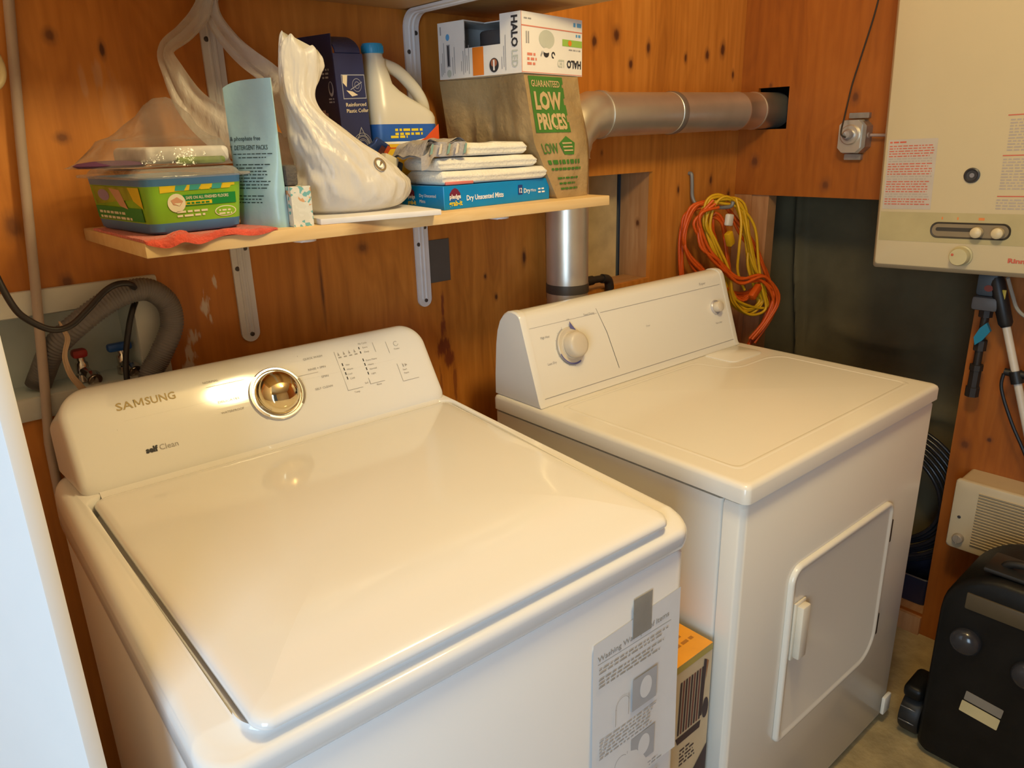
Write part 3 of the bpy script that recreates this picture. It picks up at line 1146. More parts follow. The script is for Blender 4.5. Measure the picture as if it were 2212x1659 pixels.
ob = mb.build('tissue_box', m_pat, loc=(.45, -.26, ST), world=True, smooth=False)
tag(ob, 'small white and teal speckled box beside the blue pouch', 'box')
mb = MB()
mb.box(.437, .456, -.280, -.232, ST + .0585, ST + .088, 0, None, .004)
tag(mb.build('scouring_pad', pm('dark_grey_pad', (.10, .09, .085), .9, bump=.4, bscale=200), loc=(.446, -.25, ST + .058), world=True), 'dark grey pad standing on the speckled box, behind the pouch', 'pad')

# -- white board under the bag
mb = MB()
mb.box(0, .205, 0, .155, 0, .009, 0, None, .0015)
tag(mb.build('white_board', pm('white_board', (.72, .70, .70), .5), loc=(.476, -.296, ST), rot=(0, 0, -.155)), 'thin white board lying under the white carrier bag, jutting over the shelf edge', 'board')

# -- white carrier bag, hung by one handle from the upper bracket
WB = thing('plastic_carrier_bag', 'full white plastic carrier bag with one handle hooked on the upper bracket', 'bag', (.575, -.20, ST + .0095))
BAGM = film('white_bag_film', (.86, .83, .79), .12, .33, .75, 34, .30, stretch=.5)
BAGS = film('white_strap_film', (.84, .80, .76), .38, .34, .8, 60, .35, stretch=.4)
secs = [(.0000, .000, .058, .038), (.006, .006, .084, .054), (.022, .009, .099, .064), (.042, .012, .104, .066), (.062, .004, .092, .064), (.086, -.014, .074, .058), (.110, -.035, .056, .050),
        (.134, -.052, .040, .038), (.156, -.066, .028, .026), (.176, -.071, .0260, .018), (.200, -.066, .0310, .014), (.225, -.060, .034, .012), (.243, -.057, .032, .010), (.250, -.057, .028, .006)]
mb = MB()
ls = []
cur = catmull([Vector((a, b, c)) for a, b, c, _ in secs], 6)
cur2 = catmull([Vector((a, b, c)) for a, _, b, c in secs], 6)


def crease(*p):
    return .5 - abs(mnoise.noise(Vector(p))) * 2.2


for c1_, c2_ in zip(cur, cur2):
    z, cx, rx = c1_.x, c1_.y, c1_.z
    ry = c2_.z
    ring_ = []
    wt = sm((z - .002) / .03)
    for j in range(120):
        a = 2 * PI * j / 120
        ca, sa = math.cos(a), math.sin(a)
        k = .10 * nz3((ca * 1.3, sa * 1.3, z * 16), 1.4, 3)
        k += wt * (.050 * crease(ca * 2.6 + z * 9, sa * 2.6, z * 11) + .040 * crease(ca * 5 + 7, sa * 5 - z * 12, z * 13 + 3) + .022 * crease(ca * 11, sa * 11 + 5, z * 40))
        k += .05 * math.sin(a * 7 + z * 34) * sm((z - .06) / .08)
        q = 1 + k
        zz = z + (.012 * -ca + .006 * math.sin(a * 5)) * sm((z - .20) / .05)
        ring_.append((cx + rx * q * ca, -.012 + ry * q * sa, zz))
    ls.append(ring_)
mb.loops(ls)
FB = Fr((.0, 0, 0), (1, 0, 0), (0, 0, 1))
body = mb.build('bag_body', BAGM, WB, angle=80)
from mathutils.bvhtree import BVHTree
bv = BVHTree.FromPolygons([v.co for v in body.data.vertices], [p.vertices for p in body.data.polygons])
hit, hn, _, _ = bv.ray_cast(Vector((.030, -.4, .072)), Vector((0, 1, 0)))
if hit is not None:
    hn = hn if hn.y < 0 else -hn
    ex_ = Vector((0, 0, 1)).cross(hn).normalized()
    FE_ = Fr(hit + hn * .0022, ex_, hn.cross(ex_))
    mb = MB()
    mb.arc(FE_, 0, 0, .0085, .0115, 0, 2 * PI, 0)
    mb.disc(FE_, -.001, 0, .006, .006, 1, .0006)
    mb.poly(FE_, [(-.004, -.004), (.006, .002), (.003, .006)], 0, .0009)
    mb.build('roundel_print', [pm('bag_brown_print', (.20, .13, .06), .5), pm('bag_white_print', (.85, .83, .8), .5)], body)


def ribbon(path, widths, n=(-.42, -.9, 0), folds=.004, m=0, mb=None):
    mb = mb or MB()
    P = catmull(path, 7)
    k = len(P)
    nn = Vector(n).normalized()
    rows = []
    for i, p in enumerate(P):
        t = (P[min(i + 1, k - 1)] - P[max(i - 1, 0)]).normalized()
        wd = t.cross(nn).normalized()
        f = i / (k - 1) * (len(widths) - 1)
        a = int(min(f, len(widths) - 2))
        w = widths[a] + (widths[a + 1] - widths[a]) * (f - a)
        rows.append([p + wd * w * (j / 10 - .5) + nn * folds * (1.3 * nz3((i * .10, j * .42, 0), 1.) + 1.1 * nz3((i * .05 + 4, j * .9, 3), 1.) + .5 * math.sin(j * 1.3 + i * .05)) for j in range(11)])
    back_ = [[q - nn * .0012 for q in r] for r in rows]
    L = [r + list(reversed(b)) for r, b in zip(rows, back_)]
    mb.loops(L, m)
    return mb


mb = ribbon([(.458, -.041, 1.6795), (.438, -.043, 1.640), (.408, -.048, 1.612), (.372, -.058, 1.584), (.374, -.070, 1.550), (.389, -.085, 1.505), (.415, -.110, 1.470), (.455, -.150, 1.440), (.505, -.19, 1.415)],
            [.020, .028, .026, .022, .034, .050, .066, .07, .06])
mb.build('hooked_handle', BAGS, WB, world=True, angle=80)
mb = ribbon([(.460, -.041, 1.6795), (.458, -.043, 1.640), (.476, -.050, 1.605), (.497, -.062, 1.578), (.521, -.082, 1.553), (.521, -.120, 1.530), (.505, -.17, 1.495), (.505, -.20, 1.46)],
            [.020, .026, .030, .034, .036, .040, .045, .05])
mb.build('hooked_handle', BAGS, WB, world=True, angle=80)
# things poking out of the bag
mb = MB()
mb.loops([[(x * q, y * q + .004 * math.sin(z * 200 + x * 150), z) for x, y in rrect(-.017, .017, -.005, .005, .004, 3)] for z, q in ((0, 1), (.006, 1.05), (.014, .95), (.022, 1.05), (.030, .95), (.038, 1.0), (.042, .8))])
mb.rect(Fr((0, -.0068, 0), (1, 0, 0), (0, 0, 1)), -.004, .014, .010, .034, 1, .004)
mb.rect(Fr((0, -.0068, 0), (1, 0, 0), (0, 0, 1)), .006, .026, .014, .040, 2, .005)
tag(mb.build('snack_packet', [pm('blue_foil', (.03, .06, .20), .25, .3), pm('brown_foil', (.07, .02, .02), .3), pm('red_foil', (.5, .08, .02), .25, .3)], loc=(.650, -.168, ST + .083), rot=(.25, .55, .1)), 'shiny blue packet sticking out of the white carrier bag', 'packet')
mb = MB()
mb.box(-.016, .016, -.011, .011, 0, .022, 0, None, .002)
mb.box(.0165, .030, -.010, .010, .003, .019, 1, None, .003)
tag(mb.build('small_carton', [pm('cream_card', (.58, .54, .44), .6), BLK], loc=(.672, -.182, ST + .072), rot=(0, .35, .2)), 'small cream and black carton on top of the carrier bag', 'carton')

# -- tall navy box
NB = thing('tall_navy_box', 'tall navy blue cardboard box with its top flap open', 'box', (.623, -.137, ST + .0005), .22, ry=-.045)
NAVY = pm('navy_card', (.020, .028, .10), .38, var=.15)
NAVY2 = pm('navy_card_side', (.012, .012, .045), .4, var=.15)
mb = MB()
w_, d_, h_ = .067, .094, .258
mb.box(0, .002, .002, d_, 0, h_ + .030, 1)
mb.box(w_ - .002, w_, .002, d_, 0, h_)
mb.box(.002, w_ - .002, d_ - .002, d_, 0, h_)
mb.box(0, w_, 0, .002, 0, h_)
mb.box(.002, w_ - .002, .002, d_ - .002, 0, .002)
mb.loops([[(x, .002 + .0018 * s + .050 * (1 - math.cos(k / 8 * 1.15)), h_ + .026 * math.sin(k / 8 * 1.15) * 1.15) for k in range(9)] + [(x, .0005 + .0018 * s + .050 * (1 - math.cos(k / 8 * 1.15)), h_ + .0015 + .026 * math.sin(k / 8 * 1.15) * 1.15) for k in range(8, -1, -1)] for x, s in ((.006, 0), (w_ - .004, 0))])
F1 = Fr((0, 0, 0), (1, 0, 0), (0, 0, 1))
F2 = Fr((0, d_, 0), (0, -1, 0), (0, 0, 1))
mb.rect(F1, .012, .186, .066, .225, 2)
mb.rect(F1, .0135, .1875, .0645, .2235, 0, .0006)
mb.poly(F1, [(.015, .224), (.026, .224), (.022, .205), (.014, .212)], 3, .0008)
mb.poly(F1, [(.020, .200), (.032, .190), (.046, .192), (.034, .198)], 3, .0008)
mb.arc(F1, .046, .208, .010, .0108, 0, 2 * PI, 2, .0008)
mb.arc(F1, .046, .208, .005, .0058, 0, 2 * PI, 2, .0008)
mb.poly(F1, [(.030, .2), (.058, .212), (.058, .2135), (.030, .2015)], 2, .0008)
mb.text(F1, 'Reinforced', .015, .174, .0085, 3, width=.048, bold=.0001)
mb.text(F1, 'Plastic Collar', .015, .164, .0085, 3, width=.052, bold=.0001)
for r in (.010, .0125, .0165, .0185, .022):
    mb.arc(F1, .045, .107, r, r + .0008, 0, 2 * PI, 2, .0006, 30)
for x, y in ((.024, .086), (.038, .080), (.052, .080), (.066, .086)):
    mb.arc(F1, x, y, .006, .0068, 0, 2 * PI, 2, .0006, 16)
mb.poly(F1, [(.023, .100), (.045, .140), (.067, .100), (.0655, .100), (.045, .1375), (.0245, .100)], 2, .0006)
mb.greek(F2, .062, .232, .080, 3, .006, 2, .0006, .5, .2)
mb.disc(F2, .080, .203, .006, .012, 2, .0006)
mb.disc(F2, .080, .205, .004, .009, 1, .0009)
mb.greek(F2, .072, .186, .086, 2, .005, 2, .0006, .5, .2)
mb.rect(F2, .040, .165, .060, .170, 4, .0006)
mb.rect(F2, .056, .095, .066, .165, 4, .0006)
mb.greek(F2, .03, .155, .05, 4, .008, 2, .0006, .4, .3)
mb.build('carton', [NAVY, NAVY2, pm('silver_line_print', (.34, .35, .42), .5), pm('tan_print', (.72, .62, .46), .5), pm('rose_print', (.32, .20, .18), .5)], NB, smooth=False)

# -- bleach jug
J = thing('bleach_jug', 'white plastic bleach jug with a blue cap and a loop handle', 'jug', (.761, -.0875, ST))
JW = pm('jug_plastic', (.60, .55, .45), .3, var=.02)
prof = [(.0000, -.064, .064, .042), (.004, -.069, .069, .046), (.012, -.070, .070, .047), (.158, -.070, .070, .047), (.166, -.0695, .066, .046), (.174, -.069, .056, .045), (.182, -.068, .040, .043), (.192, -.067, .020, .040), (.204, -.0655, .001, .037), (.216, -.064, -.011, .033),
        (.232, -.062, -.014, .028), (.246, -.060, -.018, .022), (.256, -.0575, -.017, .0195), (.262, -.0565, -.0215, .0175), (.272, -.0565, -.0215, .0175)]
mb = MB()
ls = []
for z, a, b_, hy in prof:
    r = min(.026, hy * .98, (b_ - a) * .49)
    ls.append([(x, y, z) for x, y in rrect(a, b_, -hy, hy, r, 6)])
mb.loops(ls)
FJ = Fr((-.064, -.0472, 0), (1, 0, 0), (0, 0, 1))
jx = (.001, .127)
JB = pm('jug_blue_print', (.02, .10, .42), .35)
JR = pm('jug_red_print', (.62, .08, .02), .35)
JY = pm('jug_yellow_print', (.72, .46, .03), .35)
lab = [(x, y) for x, y in rrect(-.0705, .0705, -.0475, .0475, .0265, 8)]
half = len(lab) // 2
mb.loops([[(x, y, z) for x, y in lab] for z in (.030, .112)], 3, False, False)
mb.loops([[(x, y, z) for x, y in lab] for z in (.112, .116)], 1, False, False)
mb.loops([[(x, y, z) for x, y in lab] for z in (.116, .146)], 2, False, False)
mb.poly(FJ, [(.128, .146), (.128, .112), (.070, .112), (.095, .121)], 4, .0009)
mb.poly(FJ, [(.095, .121), (.070, .112), (.020, .112), (.020, .1135), (.068, .1165)], 1, .0007)
mb.greek(FJ, .030, .134, .092, 2, .007, 5, .0009, .6, .1)
mb.greek(FJ, .020, .122, .060, 1, .007, 5, .0009, .6, .1)
mb.text(FJ, 'Bleach', .045, .092, .018, 1, .0009)
mb.poly(FJ, [(.010, .106), (.090, .106), (.090, .104), (.010, .104)], 4, .0008)
mb.build('jug_body', [JW, WINK, JB, JY, JR, YEL], J, angle=60)
mb = MB()
mb.tube(catmull([(-.030, 0, .252), (-.014, 0, .2485), (.010, 0, .240), (.031, 0, .225), (.052, 0, .204), (.0645, 0, .181), (.0645, 0, .158), (.058, 0, .140)], 7), lambda t: .0095 + .002 * t, 14, 0, ell=1.15)
mb.build('loop_handle', JW, J, angle=80)
mb = MB()
JC = Fr((-.039, 0, .2665), (1, 0, 0), (0, 1, 0))
pts = []
mb.lathe([(.0185, 0), (.0192, .002), (.0192, .013), (.0178, .0165), (.012, .0172), (.0001, .0172)], JC, 30, 0, True, False)
for k in range(30):
    a = 2 * PI * k / 30
    mb.box(-.0006, .0006, -.0004, .0008, .002, .0125, 0, Matrix.Translation(JC.p(.0192 * math.cos(a), .0192 * math.sin(a))) @ Matrix.Rotation(a - PI / 2, 4, 'Z'))
mb.build('blue_cap', pm('cap_blue', (.03, .30, .55), .4), J)

# -- box of mitts and towels
MT = thing('mitts_box', 'flat bright blue box of dry unscented mitts under the white towels', 'box', (.7275, -.2705, ST), .07)
MBL = pm('mitts_blue', (.0, .22, .55), .35, var=.05)
mb = MB()
mb.box(0, .276, 0, .118, 0, .0405, 0, None, .0008, 1)
F1 = Fr((0, 0, 0), (1, 0, 0), (0, 0, 1))
F2 = Fr((0, .118, 0), (0, -1, 0), (0, 0, 1))
mb.poly(F1, [(.013, .019), (.013, .027), (.019, .034), (.0255, .0365), (.032, .034), (.038, .027), (.038, .019)], 4, .0006)
mb.poly(F1, [(.012, .0145), (.012, .022), (.017, .029), (.034, .029), (.039, .022), (.039, .0145)], 5, .0005)
mb.text(F1, 'pledge', .012, .0185, .0105, 1, .0010, width=.027, bold=.0003)
mb.text(F1, 'grab-it', .011, .0065, .0125, 2, .0010, width=.031, bold=.0004)
mb.text(F1, 'Dry Unscented Mitts', .052, .0135, .0125, 1, .0010, width=.094, bold=.0003)
mb.rect(F1, .186, .014, .198, .032, 3, .0007)
mb.text(F1, '12', .187, .0175, .0125, 1, .0011, width=.0095, bold=.0003)
mb.text(F1, 'Dry', .201, .0165, .0115, 1, .0010, bold=.0003)
mb.text(F1, 'Mitts', .221, .0175, .0075, 1, .0010)
mb.greek(F1, .242, .020, .262, 2, .006, 1, .0010, .5, .1)
mb.poly(F2, [(.022, .021), (.022, .030), (.030, .036), (.038, .030), (.038, .021)], 4, .0006)
mb.text(F2, 'pledge', .020, .018, .0095, 1, .0010, width=.020, bold=.0002)
mb.text(F2, 'grab-it', .019, .0075, .0105, 2, .0010, width=.023, bold=.0003)
mb.text(F2, 'Dry Unscented', .052, .021, .008, 1, .0010, width=.046)
mb.text(F2, 'Mitts', .052, .011, .008, 1, .0010)
mb.build('carton', [MBL, WINK, YEL, pm('deep_blue_print', (.01, .04, .20), .4), pm('maroon_print', (.16, .02, .05), .4), pm('mid_blue_print', (.02, .12, .40), .4)], MT, smooth=False)

TOW = pm('white_towelling', (.74, .70, .60), .95, var=.05, scale=40, bump=.28, bscale=240, sheen=.5)


def towel(name, x0, x1, y0, y1, z0, z1, label, seed, rag=.004, mat=None, edge=()):
    h = z1 - z0
    n = 46
    ls = []
    for i in range(n + 1):
        t = i / n
        x = x0 + (x1 - x0) * t
        endk = min(t, 1 - t) / .03
        q = 1. if endk >= 1 else .62 + .38 * math.sqrt(max(0, 1 - (1 - endk) ** 2))
        ring_ = []
        for (y, z) in rrect(y0, y1, 0, h, (h * .49, h * .4, h * .4, h * .49), 6):
            zc = h / 2 + (z - h / 2) * q
            lift = rag * (nz3((x * 14, y * 9, seed), 1.) + .5 * nz3((x * 40, y * 20, seed + 3), 1.)) * (z / h)
            front = .004 * nz3((x * 12, z * 60, seed + 7), 1.) + .0014 * math.sin(z / h * 2 * PI * 2)
            ring_.append((x, y - (front if y < (y0 + y1) / 2 else 0), z0 + max(0, zc * 1.0 - (0 if z > 0 else 0)) + (lift if z > h * .3 else 0)))
        ls.append(ring_)
    mb = MB()
    mb.loops(ls)
    mb.warp(lambda v: Vector((v.x, v.y, v.z)))
    for e in edge:
        mb.box(*e[:6], 1, None, e[6] if len(e) > 6 else .002)
    ms = [mat or TOW]
    if edge:
        ms.append(pm('pink_band', (.60, .16, .14), .6))
    o = mb.build(name, ms, loc=((x0 + x1) / 2, (y0 + y1) / 2, z0), world=True, angle=80, rot=None)
    return tag(o, label, 'towel', 'folded white towels')


towel('folded_towel', .733, .984, -.264, -.155, ST + .0415, ST + .0640, 'white folded towel at the bottom of the stack, on the blue box', 1, .0014, edge=[(.738, .800, -.2645, -.2600, ST + .0415, ST + .0470, .001)])
towel('folded_towel', .728, .960, -.260, -.155, ST + .0655, ST + .0865, 'white folded towel in the middle of the stack of three', 5, .0012)
towel('folded_towel', .738, .938, -.257, -.155, ST + .0885, ST + .1100, 'white folded towel at the top of the stack', 9, .007)
mb = MB()
mb.grid(lambda a, b: (.690 + .098 * a, -.262 + .095 * b, ST + .1140 + .004 * math.sin(a * 9 + b * 3) + .006 * nz3((a * 3, b * 3, 2), 1.3) - .026 * sm((.22 - a) / .22) * 1.0), 22, 18)
mb.grid(lambda a, b: (.690 + .098 * a, -.262 + .095 * b, ST + .1110 + .003 * math.sin(a * 9 + b * 3) + .006 * nz3((a * 3, b * 3, 2), 1.3) - .026 * sm((.22 - a) / .22) * 1.0), 22, 18)
mb.loops([[(.690 + .098 * a / 22, -.2625 - .004 * math.sin(a * .7), ST + z - .022 * sm((.35 - a / 22) / .35)) for a in range(23)] for z in (.090, .099, .1135)], 0, False, False, False)
for k in range(5):
    x = .704 + .018 * k
    mb.poly(Fr((0, -.268, ST), (1, 0, 0), (0, 0, 1)), [(x, .093), (x + .006, .095), (x + .010, .110), (x + .006, .111)], 1 if k % 2 else 2)
tag(mb.build('striped_cloth', [pm('grey_cloth', (.36, .32, .29), .85, bump=.3, bscale=150), pm('cream_stripe', (.60, .52, .42), .85), pm('teal_stripe', (.18, .30, .26), .85)], loc=(.74, -.22, ST + .09), world=True, angle=80), 'crumpled grey cloth with teal stripes on the left end of the towel stack', 'cloth')

# -- tan store bag with the lamp box on top
PB = thing('store_bag', 'tan shopping bag with a green low price print', 'bag', (1.0, -.15, ST + .0003))
TAN = pm('tan_bag_film', (.37, .25, .115), .36, var=.24, scale=9, bump=.7, bscale=26)
c0 = [Vector((1.016, -.260, 0)), Vector((1.112, -.253, 0)), Vector((1.118, -.05, 0)), Vector((.990, -.035, 0))]
cmid = [Vector((.958, -.2575, .105)), Vector((1.112, -.246, .105)), Vector((1.106, -.045, .105)), Vector((.925, -.035, .105))]
c1 = [Vector((.934, -.257, .2285)), Vector((1.100, -.236, .2285)), Vector((1.083, -.035, .2285)), Vector((.908, -.035, .2285))]


def bagp(k, t, b):
    """side k (0 front, 1 right, 2 back, 3 left), t along it, b height"""
    k2 = (k + 1) % 4
    bm_ = .105 / .2285
    if b < bm_:
        p = (c0[k].lerp(cmid[k], b / bm_)).lerp(c0[k2].lerp(cmid[k2], b / bm_), t)
    else:
        q_ = (b - bm_) / (1 - bm_)
        p = (cmid[k].lerp(c1[k], q_)).lerp(cmid[k2].lerp(c1[k2], q_), t)
    e = (c0[k2] - c0[k]).normalized()
    n_ = Vector((e.y, -e.x, 0))
    amp = math.sin(PI * t) * math.sin(PI * min(1, b * 1.02))
    s = amp * (.007 * nz3((t * 3.5, b * 1.6, k * 5 + 2.), 1.) + .003 * nz3((t * 12, b * 4, k * 3.), 1.))
    if k == 3:
        s -= .020 * math.sin(PI * t) ** 2 * (.3 + .7 * b) - amp * (.016 * nz3((t * 7, b * 2.5, 8.), 1.) + .008 * nz3((t * 16, b * 5, 3.), 1.))
    if k in (0, 1):
        s += .010 * math.sin(PI * min(1, b * 1.3)) * (t if k == 0 else 1 - t)
    return p + n_ * s


mb = MB()
ls = []
for j in range(31):
    b = j / 30
    ls.append([bagp(k, i / 22, b) for k in range(4) for i in range(22)])
mb.loops(ls)
d = MB()
FU = Fr((0, 0, 0), (1, 0, 0), (0, 1, 0))
d.poly(FU, [(.06, .985), (.62, .985), (.62, .90), (.655, .86), (.62, .80), (.66, .74), (.64, .55), (.40, .555), (.20, .55), (.09, .70), (.10, .80)], 1, .0010) if False else None
for i in range(12):
    for j in range(16):
        a0, a1 = .06 + .62 * i / 12, .06 + .62 * (i + 1) / 12
        b0, b1 = .545 + .44 * j / 16, .545 + .44 * (j + 1) / 16
        if i == 11 and j in (3, 4, 8, 9, 13):
            a1 = (a0 + a1) / 2
        d.add([(a0, b0, .001), (a1, b0, .001), (a1, b1, .001), (a0, b1, .001)], [(0, 1, 2, 3)], 1)


def fill_text(F, t, x, y, s, m, w, bold, h=.0018, ys=1.):
    q = MB()
    q.text(F, t, 0, 0, s, m, h, bold=bold)
    if not q.v:
        return
    wid = max(v.x for v in q.v)
    hei = max(v.y for v in q.v)
    q.warp(lambda v: Vector((x + v.x / wid * w, y + v.y / hei * ys, v.z)))
    d.add(q.v, q.f, m)


fill_text(FU, 'GUARANTEED', .09, .905, .1, 2, .52, .002, ys=.050)
fill_text(FU, 'LOW', .11, .735, .1, 2, .50, .005, ys=.135)
fill_text(FU, 'PRICES', .11, .575, .1, 2, .52, .004, ys=.125)
fill_text(FU, 'LOW', .10, .375, .1, 1, .26, .001, ys=.085)
d.add([Vector((.56 + .155 * math.cos(a), .43 + .085 * math.sin(a), .0012)) for a in (PI / 2, PI * .9, PI * 1.3, PI * 1.7, PI * 2.1)], [(0, 1, 2, 3, 4)], 1)
for yy_ in (.45, .42, .39):
    d.rect(FU, .47, yy_, .64, yy_ + .012, 2, .002)
d.greek(FU, .12, .285, .80, 1, .06, 1, .0015, .6, .1)
d.greek(FU, .14, .235, .80, 1, .04, 1, .0015, .5, .1)
d.greek(FU, .20, .16, .75, 3, .045, 1, .0015, .35, .3)
d.warp(lambda v: bagp(0, v.x, v.y) + Vector((.0, -1, 0)) * v.z)
mb.add(d.v, d.f, 0)
mb.m[-len(d.f):] = d.m
mb.build('bag_body', [TAN, pm('bag_green_print', (.05, .17, .025), .45, var=.1), pm('bag_bare_print', (.50, .36, .18), .45)], PB, world=False, angle=70).location = (-1.0, .15, 0)

HX = thing('lamp_box', 'white retail light box with an orange square, lying on top of the tan shopping bag', 'box', (.925, -.262, ST + .2295), .14)
HW = pm('white_card_print', (.74, .71, .68), .45, var=.03)
mb = MB()
w_, d_, h_ = .190, .210, .102
mb.box(0, w_, 0, .002, 0, h_)
mb.box(0, w_, d_ - .002, d_, 0, h_)
mb.box(w_ - .002, w_, .002, d_ - .002, 0, h_)
mb.box(0, w_, .002, d_ - .002, 0, .002)
n0, n1, nzb = .050, .140, .052        # notch in the left wall, measured from the front
mb.box(0, .002, .002, n0, .002, h_)
mb.box(0, .002, n1, d_ - .002, .002, h_)
mb.box(0, .002, n0, n1, .002, nzb)
mb.box(.002, .062, .002, n0, h_ - .002, h_)
mb.box(.002, .062, n1, d_ - .002, h_ - .002, h_)
mb.box(.060, w_ - .002, .002, d_ - .002, h_ - .002, h_)
F1 = Fr((0, 0, 0), (1, 0, 0), (0, 0, 1))
F2 = Fr((0, d_, 0), (0, -1, 0), (0, 0, 1))
mb.rect(F1, .0, .0, .0012, h_, 2)
mb.rect(F1, .001, .078, .189, .0800, 2)
mb.rect(F1, .001, .001, .189, .0022, 2)
mb.rect(F1, .013, .050, .0165, .070, 3)
mb.rect(F1, .019, .050, .0225, .070, 3)
mb.disc(F1, .075, .060, .024, .016, 4)
mb.disc(F1, .073, .036, .0085, .007, 1, .0006)
mb.disc(F1, .073, .041, .0105, .0045, 0, .0008)
mb.poly(F1, [(.055, .032), (.060, .040), (.063, .036), (.057, .029)], 3)
mb.arc(F1, .095, .034, .003, .006, 0, 5, 1)
mb.greek(F1, .016, .030, .044, 3, .008, 2, .0005, .55, .2)
mb.rect(F1, .124, .052, .189, .064, 5)
mb.disc(F1, .148, .058, .006, .005, 6, .0008)
mb.greek(F1, .145, .045, .185, 1, .006, 3, .0005, .4, .05)
mb.text(F1, 'HALO', .186, .027, .019, 1, .0007, width=.048, bold=.0008, rot=PI)
mb.text(F1, 'LED', .130, .027, .019, 4, .0007, width=.022, bold=.0004, rot=PI)
mb.greek(F1, .008, .090, .030, 1, .006, 3, .0005, .4, .05)
mb.greek(F1, .160, .088, .186, 1, .010, 7, .0005, .7, .0)
mb.greek(F1, .168, .070, .184, 1, .007, 7, .0005, .7, .0)
mb.text(F2, 'HALO', .188, .097, .020, 1, .0007, width=.053, bold=.0008, rot=-PI / 2)
mb.text(F2, 'LED', .188, .040, .020, 4, .0007, width=.030, bold=.0004, rot=-PI / 2)
mb.rect(F2, .090, .002, .118, .0515, 6)
mb.disc(F2, .144, .017, .0115, .0125, 1, .0006)
mb.disc(F2, .144, .021, .0075, .0070, 8, .0009)
mb.rect(F2, .142, .008, .146, .026, 0, .0011)
mb.disc(F2, .026, .075, .005, .006, 7)
mb.rect(F2, .022, .022, .031, .062, 3)
mb.rect(F2, .0245, .024, .0285, .060, 1, .0007)
mb.disc(F2, .027, .010, .006, .007, 4)
for k, x in enumerate((.006, .010, .014, .037, .042, .060, .065, .070, .075, .080, .163, .168, .172)):
    mb.rect(F2, x, .006 + (k % 3) * .003, x + .0014, .030 + (k * 7 % 5) * .009, 3, .0005)
mb.rect(F2, .006, .080, .009, .095, 3)
mb.build('carton', [HW, BLACKINK, pm('coral_print', (.62, .20, .14), .5), pm('grey_print', (.30, .29, .30), .5), pm('pale_grey_print', (.48, .50, .44), .5), pm('lime_print', (.28, .46, .08), .5), pm('orange_print', (.72, .20, .02), .45), pm('sky_print', (.10, .32, .60), .5), pm('brown_print', (.35, .12, .06), .5)], HX, smooth=False)
mb = MB()
mb.lathe([(.030, 0), (.040, .01), (.040, .075), (.038, .078), (.028, .078), (.026, .072), (.0001, .070)], Fr((.055, .095, .0022), (1, 0, 0), (0, 1, 0)), 30, 0, True, False)
tag(mb.build('lamp_fitting', pm('dark_grey_paint', (.05, .05, .055), .4), loc=(.925, -.262, ST + .2297), rot=(0, 0, .14)), 'dark fitting inside the cut-out of the white light box', 'light fitting')

# ================================================================== DUCT, CORDS, ELECTRICS
DU = thing('dryer_vent_duct', 'round galvanised dryer vent duct rising behind the dryer and turning into the right wall', 'duct', (1.228, -.083, .30))
RD = .0505


def dz(x):
    return 1.487 + (x - 1.29) / .85 * .013


def lw(v):
    return v


mb = MB()
cx, cy = 1.228, -.083
F = Fr((cx, cy, 0), (1, 0, 0), (0, 1, 0))
mb.lathe([(RD, .30), (RD, .78), (RD + .002, .782), (RD + .002, .80), (RD, .802), (RD, 1.392)], F, 48)
mb.build('riser', STEEL, DU, world=True)
mb = MB()
mb.lathe([(RD + .0005, 1.082), (RD + .0016, 1.0825), (RD + .0016, 1.1035), (RD + .0005, 1.104)], F, 48, 0, False, False)
mb.build('clamp_band', pm('clamp_dark', (.10, .085, .07), .45, .6), DU, world=True)
mb = MB()
pth_ = [(cx, cy, 1.392)]
for k in range(0, 10):
    a = .5 * PI * k / 9
    pth_.append((cx + .090 * (1 - math.cos(a)), cy - .003 * k / 9, 1.397 + .090 * math.sin(a)))
pth_.append((cx + .102, -.086, 1.487))
mb.tube(pth_, [RD + .0022 if k % 3 else RD + .004 for k in range(len(pth_))], 48)
mb.build('elbow', STEEL, DU, world=True)
mb = MB()
axis = (Vector((2.14, -.086, dz(2.14))) - Vector((1.330, -.086, dz(1.33)))).normalized()
FH = Fr((1.330, -.086, dz(1.33)), Vector((0, 1, 0)), axis.cross(Vector((0, 1, 0))))
if FH.n.dot(axis) < 0:
    FH.n = axis
mb.lathe([(RD + .004, 0), (RD + .004, .012), (RD + .0005, .014), (RD, .05), (RD, .270), (RD + .0012, .271), (RD + .0012, .291), (RD, .292), (RD, .575), (RD + .0015, .577), (RD + .0015, .585), (RD, .587), (RD, .665), (RD + .0016, .667), (RD + .0016, .675), (RD + .0004, .677), (RD + .0004, .80)], FH, 48)
mb.build('horizontal_run', STEEL, DU, world=True)
mb = MB()
mb.lathe([(RD + .0018, .2715), (RD + .0024, .273), (RD + .0024, .289), (RD + .0018, .2905)], FH, 48, 0, False, False)
mb.build('tape_band', pm('foil_tape', (.30, .28, .26), .45, .7), DU, world=True)
